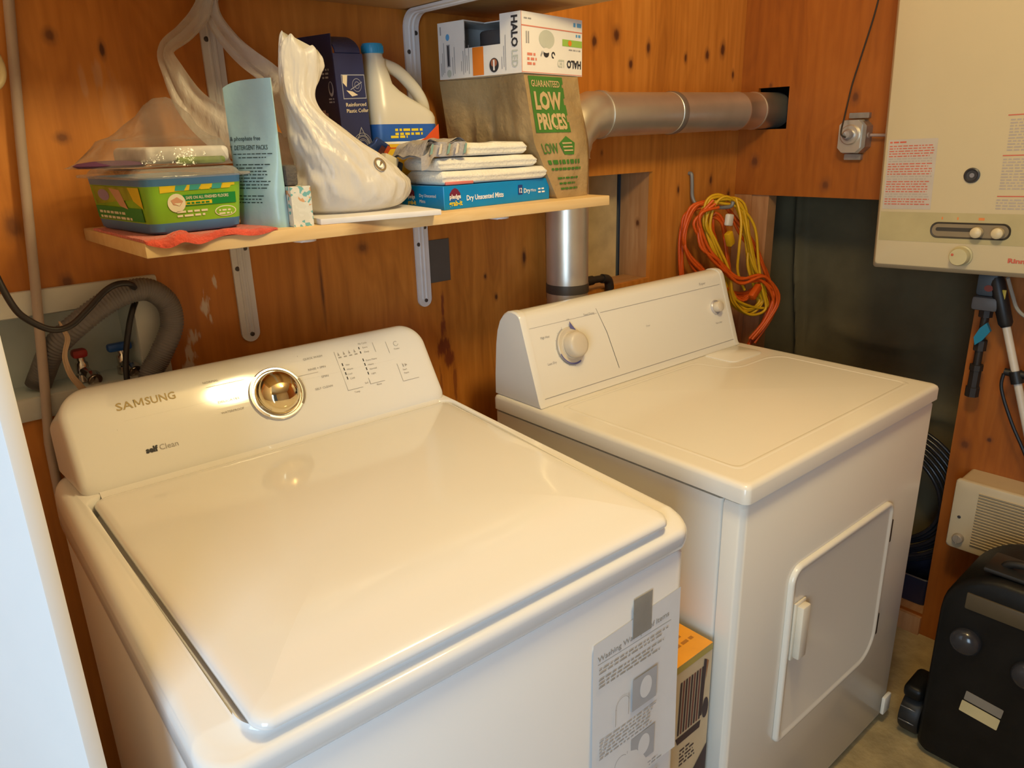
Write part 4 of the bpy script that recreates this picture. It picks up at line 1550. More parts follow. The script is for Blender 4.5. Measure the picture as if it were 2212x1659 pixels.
# black gas pipe behind it
GP = thing('black_pipe', 'black iron pipe with an elbow behind the vertical duct', 'pipe', (1.42, -.016, .93))
IRON = pm('black_iron', (.035, .028, .024), .5, .4, var=.2)
mb = MB()
mb.tube(catmull([(1.315, -.0135, 1.078), (1.38, -.0145, 1.078), (1.43, -.0145, 1.077), (1.4565, -.0145, 1.070), (1.464, -.0145, 1.045), (1.464, -.0145, .93)], 5), .0095, 14)
mb.lathe([(.0125, 0), (.0125, .028)], Fr((1.365, -.0145, 1.078), (0, 1, 0), (0, 0, 1)), 16)
mb.build('pipe', IRON, GP, world=True)
mb = MB()
mb.tube(catmull([(1.432, -.0145, 1.077), (1.4565, -.0145, 1.070), (1.464, -.0145, 1.045)], 4), .0125, 14)
mb.build('elbow', IRON, GP, world=True)

# hook and coiled cords
HK = MB()
HK.tube(catmull([(1.8236, -.0007, 1.330), (1.8236, -.010, 1.327), (1.826, -.012, 1.300), (1.830, -.013, 1.262), (1.833, -.030, 1.240), (1.835, -.075, 1.236), (1.836, -.135, 1.240), (1.8365, -.145, 1.255)], 6), .0055, 10)
tag(HK.build('wall_hook', pm('grey_hook', (.24, .23, .21), .5, .3), loc=(1.826, -.01, 1.28), world=True), 'grey metal hook carrying the coiled extension cords', 'hook')
Y1 = [(1.831, -.09, 1.262), (1.885, -.117, 1.244), (1.921, -.13, 1.162), (1.945, -.135, 1.064), (1.98, -.146, .983), (1.998, -.152, .938), (1.952, -.13, .923), (1.897, -.107, .969), (1.869, -.097, 1.042), (1.825, -.079, 1.128), (1.794, -.067, 1.196), (1.8, -.073, 1.248)]
O1 = [(1.807, -.076, 1.245), (1.763, -.052, 1.231), (1.748, -.041, 1.173), (1.76, -.045, 1.112), (1.804, -.066, 1.061), (1.88, -.1, .992), (1.941, -.127, .965), (1.997, -.154, .988), (2.031, -.167, .942), (2.028, -.161, .882), (1.997, -.144, .826)]
O2 = [(1.798, -.089, 1.249), (1.757, -.066, 1.213), (1.769, -.069, 1.146), (1.82, -.093, 1.089), (1.888, -.124, 1.028), (1.96, -.158, 1.022), (2.017, -.18, .96), (2.002, -.168, .888), (1.961, -.145, .826)]
O3 = [(1.815, -.063, 1.24), (1.766, -.035, 1.21), (1.759, -.028, 1.131), (1.769, -.03, 1.034), (1.785, -.035, .977)]
O4 = [(1.866, -.098, 1.244), (1.924, -.122, 1.161), (1.976, -.143, 1.089), (2.024, -.16, 1.014), (2.05, -.166, .938), (2.031, -.153, .866), (1.992, -.132, .81)]
O5 = [(1.83, -.086, 1.208), (1.844, -.09, 1.14), (1.872, -.1, 1.07), (1.896, -.11, 1.04), (1.881, -.107, 1.11), (1.858, -.1, 1.193)]


def jit(P, s, k, fwd):
    r = random.Random(k)
    return [(x + r.uniform(-s, s), y - fwd + r.uniform(-.004, .004), z + r.uniform(-s, s)) for x, y, z in P]


YC = pm('yellow_cord', (.62, .34, .008), .42, var=.08)
OC = pm('orange_cord', (.60, .085, .006), .42, var=.08)
EC = thing('extension_cord', 'coiled yellow extension cord hanging from the wall hook beside the dryer', 'extension cord', (1.90, -.10, 1.24), group=None)
mb = MB()
for k in range(9):
    mb.tube(catmull(jit(Y1, .014 if k else .002, 40 + k, .004 + .0035 * k), 6, True), .0042, 8, 0, closed=True)
mb.tube(catmull(jit([(1.86, -.12, 1.262), (1.862, -.14, 1.20), (1.866, -.14, 1.12), (1.885, -.13, 1.05), (1.92, -.13, .99)], .002, 3, .02), 6), .0042, 8)
mb.build('cable', YC, EC, world=True, angle=80)
mb = MB()
A = Matrix.Translation((1.846, -.135, 1.150)) @ Matrix.Rotation(-.45, 4, 'Y')
mb.box(-.012, .012, -.009, .009, -.022, .020, 0, A, .004, 2)
mb.build('socket_end', YC, EC, world=True)
mb = MB()
A = Matrix.Translation((1.838, -.135, 1.203)) @ Matrix.Rotation(.15, 4, 'Y')
mb.box(-.013, .013, -.008, .008, -.017, .017, 0, A, .005, 2)
mb.build('white_tag', pm('white_tag', (.66, .60, .52), .6), EC, world=True)
EO = thing('extension_cord', 'coiled orange extension cord hanging from the wall hook, trailing behind the dryer', 'extension cord', (1.90, -.08, 1.24))
mb = MB()
for k in range(5):
    mb.tube(catmull(jit(O1, .012, 60 + k, .003 * k), 6), .0045, 8)
    mb.tube(catmull(jit(O2, .012, 70 + k, .018 + .003 * k), 6), .0045, 8)
for k in range(4):
    mb.tube(catmull(jit(O4, .012, 80 + k, .003 * k), 6), .0045, 8)
for k in range(3):
    mb.tube(catmull(jit(O3, .008, 90 + k, .004 * k), 6), .0045, 8)
    mb.tube(catmull(jit(O5, .008, 95 + k, .0), 6, True), .0045, 8, closed=True)
mb.tube(catmull([(2.005, -.17, .995), (2.03, -.185, .96), (2.02, -.185, .90), (1.985, -.16, .85), (1.962, -.15, .80), (1.95, -.12, .72)], 6), .0045, 8)
mb.tube(catmull([(1.997, -.144, .826), (1.975, -.13, .78), (1.96, -.11, .70)], 6), .0045, 8)
mb.build('cable', OC, EO, world=True, angle=80)
mb = MB()
A = Matrix.Translation((1.940, -.175, .985)) @ Matrix.Rotation(.9, 4, 'Y')
mb.box(-.012, .012, -.010, .010, -.026, .026, 0, A, .006, 2)
mb.build('plug_end', OC, EO, world=True)

# junction box on the right wall
JB0 = thing('outlet_box', 'grey metal outlet box on the right wall beside the water heater', 'electrical box', (XR - .0005, -.372, 1.425))
GALV = pm('dull_zinc', (.42, .41, .38), .38, .8, var=.2, scale=30)
FX = Fr((XR - .0005, -.335, 1.36), (0, -1, 0), (0, 0, 1))      # x to the right as seen, y up, towards the room


def oct_(x0, x1, y0, y1, c):
    return [(x0 + c, y0), (x1 - c, y0), (x1, y0 + c), (x1, y1 - c), (x1 - c, y1), (x0 + c, y1), (x0, y1 - c), (x0, y0 + c)]


mb = MB()
mb.slab(FX, oct_(.000, .074, .018, .104, .016), 0, .038)
mb.build('box', GALV, JB0, world=True)
mb = MB()
mb.slab(FX, rrect(.012, .066, .108, .122, .002, 2), 0, .014)
mb.build('bracket_tab', GALV, JB0, world=True)
mb = MB()
mb.slab(FX, rrect(.010, .056, .000, .015, .002, 2), 0, .014)
mb.build('bracket_tab', GALV, JB0, world=True)
mb = MB()
mb.slab(FX, oct_(.001, .062, .020, .103, .012), .0385, .0415)
mb.lathe([(.026, .0415), (.026, .046), (.0235, .048)], Fr(FX.p(.033, .066), FX.ex, FX.ey), 30)
mb.build('cover', STEEL, JB0, world=True)
mb = MB()
mb.lathe([(.0155, .048), (.0155, .056), (.013, .062), (.009, .066), (.0001, .067)], Fr(FX.p(.033, .066), FX.ex, FX.ey), 24, 0, True, False)
mb.build('plug', pm('silver_plug', (.5, .5, .52), .25, .6), JB0, world=True)
mb = MB()
mb.tube(catmull([FX.p(.033, .060, .066), FX.p(.022, .070, .072), FX.p(.016, .11, .05), FX.p(.012, .15, .03), FX.p(.014, .20, .018), FX.p(.030, .28, .012), FX.p(.050, .38, .008), FX.p(.062, .50, .006), FX.p(.068, .70, .006), FX.p(.07, .985, .006)], 6), .0022, 8)
mb.build('cable', pm('dark_cable', (.03, .02, .012), .6), JB0, world=True)
mb = MB()
mb.lathe([(.0075, -.002), (.0075, .010), (.0055, .012)], Fr(FX.p(.074, .064, .022), (0, 0, 1), (1, 0, 0)), 14)
mb.tube([FX.p(.080, .064, .022), FX.p(.165, .062, .022)], .0042, 10)
mb.build('conduit', pm('pale_conduit', (.36, .27, .24), .5), JB0, world=True)

# ================================================================== WATER HEATER
HT = thing('water_heater', 'white wall-hung tankless water heater with a beige control strip', 'water heater', (1.853, -.5365, 1.1072), rx=-.030)
HWH = pm('heater_enamel', (.50, .42, .27), .35, coat=.15, var=.02, scale=3)
wd, ht, dp = .43, .76, .205
mb = MB()
ls = []


def hl(i, x):
    return [(x, -y, z) for y, z in rrect(i, wd - i, i, ht - i, .008, 4)]


mb.loops([hl(.004, dp), hl(.004, .052), hl(.001, .050), hl(0, .046), hl(0, .020), hl(.0015, .0165), hl(.011, .002), hl(.0125, .0004), hl(.014, 0), hl(.08, 0), hl(.15, 0), hl(.2, 0)])
FH2 = Fr((0, 0, 0), (0, -1, 0), (0, 0, 1))
mb.rect(FH2, .018, .146, .128, .306, 1)
mb.greek(FH2, .022, .298, .060, 1, .006, 2, .0008, .6, .0)
for k in range(24):
    mb.greek(FH2, .022, .290 - .0058 * k, .124, 1, .0052, 2 if k % 7 < 5 else 3, .0008, .42, .12)
mb.rect(FH2, .0155, .0705, .414, .1395, 4)
for y, n_ in ((.345, 0), (.262, 0), (.176, 0)):
    mb.rect(FH2, .262, y, .330, y + .0022, 2, .0006)
mb.greek(FH2, .268, .335, .40, 11, .0062, 3, .0006, .45, .2)
mb.greek(FH2, .264, .254, .40, 11, .0062, 3, .0006, .45, .2)
mb.greek(FH2, .262, .168, .40, 4, .0062, 3, .0006, .45, .2)
mb.text(FH2, 'Rinnai', .300, .034, .0135, 2, .0008, width=.046, bold=.0006)
for x, w in ((.155, .003), (.188, .003), (.232, .012)):
    mb.rect(FH2, x, .124, x + w, .130, 5, .0008)
mb.build('casing', [HWH, pm('grey_label', (.44, .39, .34), .5), pm('heater_red_ink', (.50, .10, .06), .5), pm('heater_grey_ink', (.36, .31, .28), .5), pm('olive_beige_strip', (.40, .34, .18), .45), pm('orange_tick', (.62, .20, .05), .5)], HT)
mb = MB()
mb.slab(FH2, rrect(.135, .297, .084, .1165, .0155, 8), .0004, .0012, 0)
mb.slab(FH2, rrect(.145, .232, .098, .1065, .004, 4), .0012, .0016, 1)
ins = [[FH2.p(x, y, .0012) for x, y in rrect(.135 - .002, .297 + .002, .084 - .002, .1165 + .002, .0165, 8)], [FH2.p(x, y, .0026) for x, y in rrect(.135 - .001, .297 + .001, .084 - .001, .1165 + .001, .016, 8)], [FH2.p(x, y, .0012) for x, y in rrect(.137, .295, .086, .1145, .014, 8)]]
mb.loops(ins, 1, False, False)
mb.build('slider_slot', [pm('slot_brown', (.20, .155, .095), .5), pm('slot_dark', (.035, .028, .02), .6)], HT)
for x in (.235, .277):
    mb = MB()
    mb.lathe([(.0105, .0014), (.0125, .010), (.0118, .020), (.009, .0225), (.0001, .0235)], Fr(FH2.p(x, .0985), FH2.ex, FH2.ey), 24, 0, True, False)
    mb.build('slider_knob', pm('ivory_knob', (.56, .47, .30), .4), HT)
mb = MB()
mb.lathe([(.0165, .0005), (.0165, .003), (.0135, .0045), (.011, .0020), (.006, .0014), (.0001, .0014)], Fr(FH2.p(.207, .2225), FH2.ex, FH2.ey), 28, 0, True, False)
mb.disc(Fr(FH2.p(.207, .2225), FH2.ex, FH2.ey), 0, 0, .005, .005, 1, .0018)
mb.build('sight_glass', [pm('dark_rubber', (.03, .03, .035), .4), pm('glass_dot', (.20, .20, .23), .1)], HT)
mb = MB()
mb.lathe([(.0235, .0004), (.0235, .004), (.0205, .006), (.0200, .022), (.0185, .0245), (.0001, .0250)], Fr(FH2.p(.207, .043), FH2.ex, FH2.ey), 34, 0, True, False)
mb.disc(Fr(FH2.p(.207, .043), FH2.ex, FH2.ey), -.012, .005, .003, .003, 1, .0256)
mb.build('ignition_knob', [pm('olive_knob', (.46, .41, .24), .4), pm('heater_red_dot', (.5, .1, .05), .5)], HT)

# pipework under the heater
GV = thing('gas_valve', 'dark valve set with a blue lever on the post under the water heater', 'valve', (2.045, -.765, 1.0))
mb = MB()
mb.tube([(2.030, -.763, 1.106), (2.030, -.763, .775)], .0095, 12)
mb.build('pipe', IRON, GV, world=True)
mb = MB()
mb.box(1.995, 2.066, -.795, -.735, 1.005, 1.040, 0, None, .008)
mb.box(2.000, 2.062, -.785, -.738, 1.040, 1.098, 1, None, .010)
mb.disc(Fr((1.9995, -.768, 1.062), (0, -1, 0), (0, 0, 1)), 0, 0, .010, .008, 2, .0008)
mb.build('regulator', [pm('regulator_grey', (.13, .125, .125), .5), pm('regulator_blue_grey', (.06, .08, .10), .5), pm('regulator_red', (.22, .04, .03), .5)], GV, world=True)
mb = MB()
mb.box(2.000, 2.004, -.806, -.797, 1.035, 1.062, 0, None, .001)
mb.build('yellow_tag', pm('valve_yellow', (.62, .46, .05), .5), GV, world=True)
mb = MB()
mb.loops([[(2.005 + q, y, z) for y, z in ((-.775, .975), (-.786, .955), (-.772, .930), (-.757, .915), (-.752, .935), (-.762, .960))] for q in (0, .012)])
mb.build('blue_lever', pm('lever_blue', (.02, .20, .34), .25), GV, world=True)
for prof_ in ([(.016, .985), (.016, 1.004)], [(.015, .898), (.015, .925)], [(.0165, .775), (.0165, .80), (.0135, .801), (.0135, .844), (.016, .845), (.016, .86)]):
    mb = MB()
    mb.lathe(prof_, Fr((2.030, -.763, 0), (1, 0, 0), (0, 1, 0)), 8)
    mb.build('fitting', IRON, GV, world=True)

# wand leaning under the heater
WN = thing('cleaner_wand', 'white tube with a thick black grip leaning under the water heater', 'wand', (1.96, -1.17, .006))
wa, wb = Vector((2.015, -.776, 1.088)), Vector((1.962, -1.160, .012))
mb = MB()
mb.tube([wa.lerp(wb, .08), wb], .0092, 16)
mb.build('tube', pm('white_tube', (.62, .56, .48), .4), WN, world=True)
mb = MB()
mb.tube([wa, wa.lerp(wb, .012), wa.lerp(wb, .10), wa.lerp(wb, .108)], [.0145, .0175, .0160, .0115], 18)
mb.build('grip', BLK, WN, world=True)
mb = MB()
wc, wd2 = wa.lerp(wb, .205), wa.lerp(wb, .232)
mb.tube([wc, wd2], .0145, 14)
mb.tube([wc + Vector((0, .022, -.006)), wc + Vector((0, -.045, -.006))], .0095, 12)
mb.build('clip', BLK, WN, world=True)
mb = MB()
mb.tube(catmull([wc + Vector((-.004, .022, -.01)), wc + Vector((-.006, .020, -.05)), wc + Vector((-.006, -.015, -.13)), wc + Vector((-.006, -.075, -.24)), wc + Vector((-.01, -.20, -.50))], 6), .0042, 8)
mb.build('cable', BLK, WN, world=True)
mb = MB()
mb.tube(catmull([(1.93, -.822, 1.104), (1.955, -.832, 1.06), (1.962, -.845, 1.028), (1.957, -.870, 1.012), (1.95, -.905, 1.012), (1.948, -.93, 1.03), (1.945, -.94, 1.105)], 6), .0042, 8)
tag(mb.build('heater_cable', pm('grey_cable', (.30, .29, .26), .5), loc=(1.95, -.85, 1.05), world=True), 'thin grey cable looping out of the underside of the water heater', 'cable')

# ================================================================== WALL FAN HEATER
FHN = thing('fan_heater', 'small ivory wall fan heater with a slatted grille above the black case', 'heater', (XR - .0005, -.78, .37))
IV = pm('ivory_enamel', (.60, .49, .32), .4, var=.03)
wf, hf, df = .205, .198, .102
mb = MB()


def fl(i, x):
    return [(XR - .0005 - x, -.7785 - y, .366 + z) for y, z in rrect(i, wf - i, i, hf - i, .010, 4)]


mb.loops([fl(.003, 0), fl(.003, df - .014), fl(0, df - .013), fl(0, df - .005), fl(.002, df - .0015), fl(.006, df), fl(.03, df), fl(.06, df)])
FF = Fr((XR - .0005 - df, -.7785, .366), (0, -1, 0), (0, 0, 1))
mb.build('housing', IV, FHN, world=True)
mb = MB()
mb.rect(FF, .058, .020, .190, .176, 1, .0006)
for k in range(19):
    y = .0225 + .0082 * k
    mb.add([FF.p(.058, y, .0006), FF.p(.190, y, .0006), FF.p(.190, y + .0052, .0042), FF.p(.058, y + .0052, .0042), FF.p(.058, y + .0060, .0006), FF.p(.190, y + .0060, .0006)], [(0, 1, 2, 3), (3, 2, 5, 4), (0, 3, 4), (1, 5, 2)], 0)
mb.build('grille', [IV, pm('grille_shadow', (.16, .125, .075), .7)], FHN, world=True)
mb = MB()
KF2 = Fr(FF.p(.0295, .0345), FF.ex, FF.ey)
mb.lathe([(.0135, .0004), (.0135, .003), (.0125, .012), (.0105, .0138), (.0001, .0142)], KF2, 26, 0, True, False)
mb.box(-.0018, .0018, -.012, .012, 0, .003, 0, Matrix.Translation(KF2.p(0, 0, .0135)) @ Matrix(((0, 0, -1), (-1, 0, 0), (0, 1, 0))).to_4x4())
mb.build('thermostat_knob', pm('grey_knob', (.34, .29, .24), .45), FHN, world=True)
mb = MB()
mb.lathe([(.0042, .0004), (.0042, .0015), (.003, .0022), (.0001, .0018)], Fr(FF.p(.0225, .094), FF.ex, FF.ey), 14, 0, True, False)
mb.build('screw', SCREW, FHN, world=True)

# ================================================================== IN THE LOW OPENING
mb = MB()


def tfn(a, b):
    y = .02 - a * .80
    z = .02 + 1.24 * b
    x = XR + .30 + .02 * nz3((y * 3, z * 1.2, 1), 1.) - .09 * sm((.55 - b) / .5) * (.6 + .4 * math.sin(a * 3)) - .04 * b
    # a few long hanging folds near the corner post and a slack swag
    x -= .030 * math.exp(-((a - .17 - .03 * math.sin(b * 5)) / .018) ** 2) * sm(b * 3) + .024 * math.exp(-((a - .26 + .10 * (1 - b)) / .02) ** 2) * sm((.75 - b) * 3)
    x -= .020 * math.exp(-((b - .62 - .35 * (a - .52) ** 2) / .018) ** 2) * math.exp(-((a - .52) / .16) ** 2)
    x -= .022 * math.exp(-((b - .46 + .6 * (a - .75) ** 2) / .02) ** 2) * math.exp(-((a - .75) / .12) ** 2)
    for k in range(4):
        x -= .010 * math.exp(-((a - .10 - .035 * k + .14 * (.6 - b)) / .008) ** 2) * sm((.62 - b) * 5)
    x += .006 * nz3((y * 14, z * 9, 4), 1.)
    return (x, y, z)


mb.grid(tfn, 90, 90)
mb.grid(lambda a, b: (tfn(a, b)[0] + .002, tfn(a, b)[1], tfn(a, b)[2]), 90, 90)
tag(mb.build('dark_tarpaulin', pm('tarpaulin', (.115, .092, .048), .75, var=.18, scale=7, spec=.18, bump=.25, bscale=18), loc=(XR + .3, -.4, .02), world=True, angle=80), 'dark tarpaulin hanging in folds inside the low opening of the right wall', 'tarpaulin')
mb = MB()
for k in range(9):
    r = .150 + .0095 * k
    x = XR + .066 + .009 * (k % 3)
    mb.tube([(x + .01 * math.sin(t * 2 * PI / 48 * 2), -.555 + r * math.cos(2 * PI * t / 48), .386 + r * math.sin(2 * PI * t / 48)) for t in range(48)], .0058, 8, closed=True)
tag(mb.build('coiled_hose', pm('black_hose', (.018, .018, .022), .25, var=.2), loc=(XR + .075, -.555, .386), world=True, angle=80), 'coil of shiny black hose standing in the low opening beside the dryer', 'hose')
mb = MB()
mb.loops([[(XR + .045 + x, -.722 + y, z) for x, y in rrect(i, .15 - i, i, .30 - i, .02, 4)] for z, i in ((.059, .012), (.065, .008), (.145, .001), (.150, 0), (.153, .003), (.150, .008), (.07, .016))])
tag(mb.build('storage_bin', pm('dark_blue_plastic', (.012, .016, .035), .35), loc=(XR + .12, -.57, .059), world=True), 'low dark blue plastic bin under the coil of black hose', 'bin')

# ================================================================== BLACK CASE ON THE FLOOR
BC = thing('black_case', 'black wheeled plastic case with domed knobs and a yellow label, at lower right', 'case', (1.70, -1.09, 0))
BLK2 = pm('black_case_plastic', (.006, .0058, .0056), .42, var=.25, bump=.05, bscale=120, spec=.25)
mb = MB()
y0, y1, hb_, xf, xb = -.888, -1.33, .520, 1.600, 1.835


def bl(i, x):
    return [(x, y0 - y, z) for y, z in rrect(i, (y0 - y1) - i, .012 + i * .3, hb_ - i, (.02, .02, max(.12 - i, .01), max(.12 - i, .01)), 10)]


mb.loops([bl(.02, xb), bl(.004, xb - .012), bl(0, xb - .03), bl(0, xf + .03), bl(.004, xf + .010), bl(.014, xf), bl(.05, xf), bl(.10, xf), bl(.16, xf)])
mb.build('shell', BLK2, BC, world=True, angle=50)
FB2 = Fr((xf, y0, 0), (0, -1, 0), (0, 0, 1))
for x, y, r in ((.067, .350, .032), (.190, .330, .032)):
    mb = MB()
    mb.lathe([(r, .0004), (r, .005)] + [(r * math.cos(.5 * PI * k / 8) + .0001, .005 + .022 * math.sin(.5 * PI * k / 8)) for k in range(1, 9)], Fr(FB2.p(x, y), FB2.ex, FB2.ey), 32, 0, True, False)
    mb.build('domed_knob', pm('black_gloss', (.025, .025, .03), .18), BC, world=True, angle=70)
mb = MB()
A = Fr(FB2.p(.079, .170, 0), Vector((0, -1, -.10)), Vector((0, -.10, 1)))
mb.slab(A, rrect(0, .078, 0, .030, .002, 2), .0004, .0012, 0)
mb.slab(A, rrect(.002, .078, .034, .058, .002, 2), .0004, .0012, 1)
mb.build('label_plate', [pm('label_cream', (.56, .46, .24), .5), pm('label_grey', (.22, .19, .15), .5)], BC, world=True)
mb = MB()
mb.box(xf + .02, xf + .11, -1.30, -.955, hb_ + .0005, hb_ + .012, 0, None, .005)
mb.tube(catmull([(xf + .06, -.985, hb_ + .006), (xf + .055, -1.0, hb_ + .022), (xf + .052, -1.05, hb_ + .030), (xf + .052, -1.20, hb_ + .030), (xf + .055, -1.26, hb_ + .02), (xf + .06, -1.27, hb_ + .006)], 6), .009, 12)
mb.build('carry_handle', pm('black_handle', (.018, .017, .016), .35), BC, world=True)
mb = MB()
mb.box(xf - .004, xf + .004, -1.12, -.94, .430, .470, 0, None, .003)
mb.build('latch_bar', pm('dark_bronze', (.075, .055, .03), .4), BC, world=True)
mb = MB()
FWh = Fr((1.672, -.826, .055), (0, 0, 1), (1, 0, 0))
mb.lathe([(.030, 0), (.050, .002), (.0545, .008), (.0545, .040), (.050, .048), (.030, .050)], Fr((1.672, -.886, .055), (1, 0, 0), (0, 0, -1)), 34)
mb.build('wheel', pm('black_rubber', (.014, .013, .012), .55), BC, world=True)
mb = MB()
mb.box(1.622, 1.722, -.8845, -.838, .112, .150, 0, None, .014, 3)
mb.build('wheel_guard', BLK2, BC, world=True)
for z in (.052, .092):
    mb = MB()
    mb.box(1.6140, 1.6165, -.878, -.842, z, z + .003, 0, None, .0008, 1)
    mb.build('wheel_trim', pm('grey_trim', (.18, .18, .19), .3, .6), BC, world=True)

# ================================================================== BOX BETWEEN THE MACHINES
GB = thing('grill_tool_box', 'tall retail carton with an orange top standing between the washing machine and the dryer', 'box', (.8435, -.70, 0), -.02)
mb = MB()
mb.box(-.060, .060, -.045, .10, 0, .601)
F1 = Fr((-.060, -.045, 0), (1, 0, 0), (0, 0, 1))
FT2 = Fr((-.060, -.045, .601), (1, 0, 0), (0, 1, 0))
mb.rect(FT2, 0, 0, .120, .145, 1, .0006)
mb.rect(F1, 0, .588, .120, .601, 5, .0005)
for k in range(9):
    x = .032 + .0075 * k
    mb.poly(F1, [(x - .004, .455), (x + .001, .455), (x + .004, .565), (x - .001, .565)], 2 if k % 2 else 3, .0008)
mb.poly(F1, [(.024, .45), (.096, .45), (.094, .435), (.030, .435)], 3, .0007)
mb.poly(F1, [(.092, .46), (.098, .46), (.104, .575), (.096, .580)], 3, .0009)
mb.poly(F1, [(.104, .530), (.110, .57), (.104, .575)], 4, .0007)
mb.disc(F1, .108, .470, .009, .022, 3, .0008)
mb.poly(F1, [(.03, .30), (.12, .385), (.12, .27), (.07, .24)], 3, .0008)
mb.rect(F1, .045, .25, .075, .285, 1, .0010)
mb.greek(F1, .038, .415, .085, 5, .008, 3, .0008, .4, .4)
for i in range(5):
    mb.greek(FT2, .052, .030 + .016 * i, .112, 1, .011, 6, .0010, .6, .3)
mb.build('carton', [pm('cream_carton', (.62, .50, .32), .5), pm('orange_carton', (.80, .34, .02), .45, var=.08), pm('plum_print', (.17, .055, .045), .5), pm('dark_print', (.045, .025, .03), .5), pm('rust_print', (.34, .14, .04), .5), pm('olive_edge', (.42, .34, .08), .5), pm('amber_ink', (.42, .16, .01), .5)], GB, smooth=False)

# ================================================================== LEFT: OUTLET BOX, HOSES, PANEL
LB = thing('washer_outlet_box', 'white recessed washer supply box in the back wall, behind the white machine', 'outlet box', (.16, -.0005, 1.14))
LBW = pm('outlet_box_plastic', (.62, .62, .60), .45)
LBI = pm('outlet_box_inside', (.56, .62, .64), .45)


def rc(x0, x1, z0, z1, y, r=.004):
    return [(x, y, z) for x, z in rrect(x0, x1, z0, z1, r, 3)]


mb = MB()
mb.loops([rc(.015, .316, 1.0365, 1.240, -.0006), rc(.016, .315, 1.0375, 1.239, -.006), rc(.018, .313, 1.0395, 1.237, -.0075), rc(.050, .271, 1.0725, 1.2025, -.0075), rc(.052, .269, 1.0745, 1.2005, -.004)], 0, False, False)
mb.loops([rc(.052, .269, 1.0745, 1.2005, -.004), rc(.053, .262, 1.078, 1.1985, .058), rc(.10, .22, 1.10, 1.17, .060)], 1, False, True)
mb.build('surround', [LBW, LBI], LB, world=True)
for cx_, col, nm, lab in ((.176, REDP, 'red_handle', 0), (.239, BLUEP, 'blue_handle', 0)):
    mb = MB()
    mb.lathe([(.012, 0), (.012, .012), (.0095, .014), (.0095, .030), (.0065, .033), (.0065, .040)], Fr((cx_ + .008, .020, 1.078), (1, 0, 0), (0, 1, 0)), 20)
    mb.tube([(cx_ + .008, .020, 1.098), (cx_ + .017, -.008, 1.083)], .0085, 14)
    mb.lathe([(.0115, 0), (.0115, .012)], Fr((cx_ + .017, -.008, 1.083), (1, 0, 0), (0, .38, -.92)), 16)
    v = mb.build('valve', pm('valve_brass_chrome', (.62, .56, .52), .18, 1.), LB, world=True, angle=50)
    mb = MB()
    if nm == 'blue_handle':
        mb.box(cx_ - .014, cx_ + .024, .010, .026, 1.1175, 1.131, 0, None, .004)
    else:
        mb.box(cx_ - .004, cx_ + .019, .010, .030, 1.1175, 1.132, 0, None, .005)
    mb.build(nm, col, v, world=False).location = (-.16, .0005, -1.14)
for k, (xa, xb2, col) in enumerate(((.193, .205, 'a'), (.256, .262, 'b'))):
    mb = MB()
    mb.tube(catmull([(xa, -.0125, 1.072), (xa + .004, -.022, 1.045), (xb2, -.030, 1.00), (xb2 + .002, -.034, .90), (xb2, -.034, .70)], 6), .0072, 12)
    tag(mb.build('supply_hose', pm('braided_hose', (.40, .38, .36), .4, .6, var=.3, scale=200), loc=(xb2, -.03, .9), world=True), ('braided supply hose dropping from the red valve', 'braided supply hose dropping from the blue valve')[k], 'hose', 'washer supply hoses')
mb = MB()
hp = catmull([(.118, .030, 1.082), (.126, .024, 1.100), (.147, -.002, 1.146), (.190, -.030, 1.188), (.242, -.034, 1.2165), (.288, -.034, 1.222), (.317, -.033, 1.196), (.319, -.032, 1.155), (.293, -.031, 1.108), (.272, -.031, 1.078), (.262, -.031, 1.03), (.262, -.032, .92), (.262, -.032, .75)], 44)
mb.tube(hp, [.0182 + .0009 * math.sin(i * 2 * PI / 4 + .6) for i in range(len(hp))], 18)
tag(mb.build('drain_hose', pm('grey_corrugated', (.17, .155, .16), .5, var=.05), loc=(.262, -.032, .75), world=True, angle=80), 'grey corrugated drain hose arching out of the white outlet box', 'hose')
mb = MB()
mb.tube(catmull([(.078, -.060, 1.34), (.083, -.080, 1.285), (.094, -.090, 1.235), (.108, -.090, 1.212), (.134, -.088, 1.1925), (.160, -.086, 1.193), (.190, -.080, 1.213), (.218, -.072, 1.234), (.240, -.070, 1.2425), (.262, -.060, 1.236), (.278, -.0065, 1.205), (.268, -.0145, 1.19), (.258, -.016, 1.166), (.246, -.0165, 1.125), (.237, -.024, 1.085), (.233, -.034, 1.02), (.233, -.036, .85)], 7), .0048, 12)
tag(mb.build('power_cord', pm('black_cord', (.018, .014, .016), .4), loc=(.16, -.08, 1.19), world=True), 'black power cord swagged across the white outlet box', 'cord')
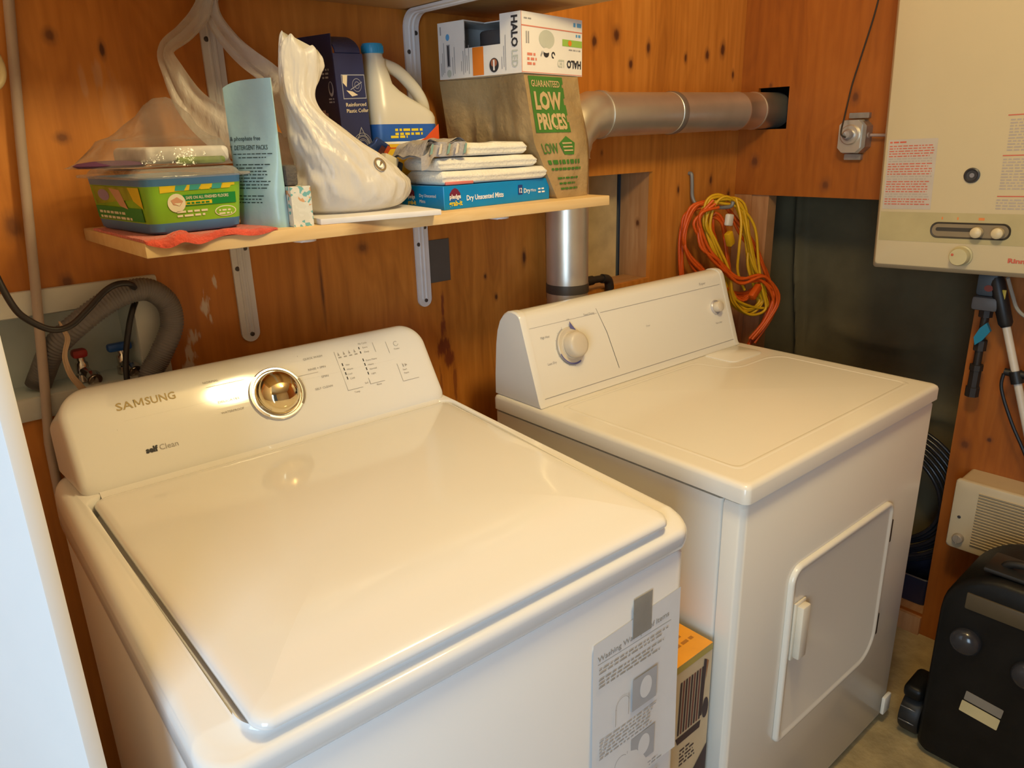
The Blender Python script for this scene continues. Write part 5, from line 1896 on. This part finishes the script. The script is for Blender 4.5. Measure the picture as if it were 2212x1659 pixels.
mb = ribbon([(.152, -.055, 1.196), (.1555, -.058, 1.182), (.1575, -.059, 1.168), (.151, -.058, 1.150), (.149, -.056, 1.135), (.153, -.052, 1.110), (.163, -.048, 1.088), (.175, -.044, 1.060), (.180, -.042, 1.0)], [.002, .006, .0075, .0065, .0075, .009, .010, .010, .010], n=(-.2, -.97, 0), folds=.0006)
tag(mb.build('beige_strap', pm('beige_strap', (.52, .36, .24), .6), loc=(.16, -.05, 1.1), world=True), 'beige tie strap standing up in front of the drain hose', 'strap')
mb = MB()
mb.tube([(.1905, -.012, 1.72), (.1845, -.012, 1.644), (.1615, -.014, 1.459), (.1395, -.0165, 1.258), (.121, -.0185, 1.10), (.108, -.019, 1.0), (.105, -.019, .9)], .0072, 14)
tag(mb.build('pale_pipe', pm('pale_plastic_pipe', (.44, .34, .28), .4, var=.06), loc=(.13, -.017, 1.2), world=True), 'slim pale plastic pipe leaning down the back wall at far left', 'pipe')
mb = MB()
FR = Fr((.1415, -.0165, 1.5545), (1, 0, 0), (0, 0, 1))
FR = Fr((.1335, -.045, 1.552), (.9, .3, 0), (0, 0, 1))
mb.tube([FR.p(.021 * math.cos(2 * PI * k / 40), .027 * math.sin(2 * PI * k / 40)) for k in range(40)], .0052, 12, closed=True)
mb.tube([(.1335, -.0455, 1.578), (.134, -.020, 1.585), (.134, -.0006, 1.587)], .003, 10)
tag(mb.build('cream_ring', pm('cream_plastic', (.66, .54, .30), .4), loc=(.134, -.04, 1.55), world=True), 'cream plastic ring hanging on the wall at the left picture edge', 'ring')
mb = MB()
mb.box(.876, .936, -.0022, -.0004, 1.1425, 1.2355, 0, None, .0006, 1)  # flat dark plate added in place of a recessed hole in the plywood
tag(mb.build('hole_plate', pm('hole_dark_grey', (.085, .075, .068), .6), loc=(.906, -.001, 1.19), world=True), 'dark grey plate standing in for a hole in the plywood beside the right lower bracket', 'plate')
mb = MB()
mb.box(-.0155, 0, 0, .62, .0, 1.92, 0, None, .0015)
tag(mb.build('room_divider', pm('white_melamine', (.80, .80, .79), .35, var=.01), loc=(.0015, -.700, 0), rot=(0, 0, .42)), 'tall white board divider standing left of the white washing machine', 'divider')
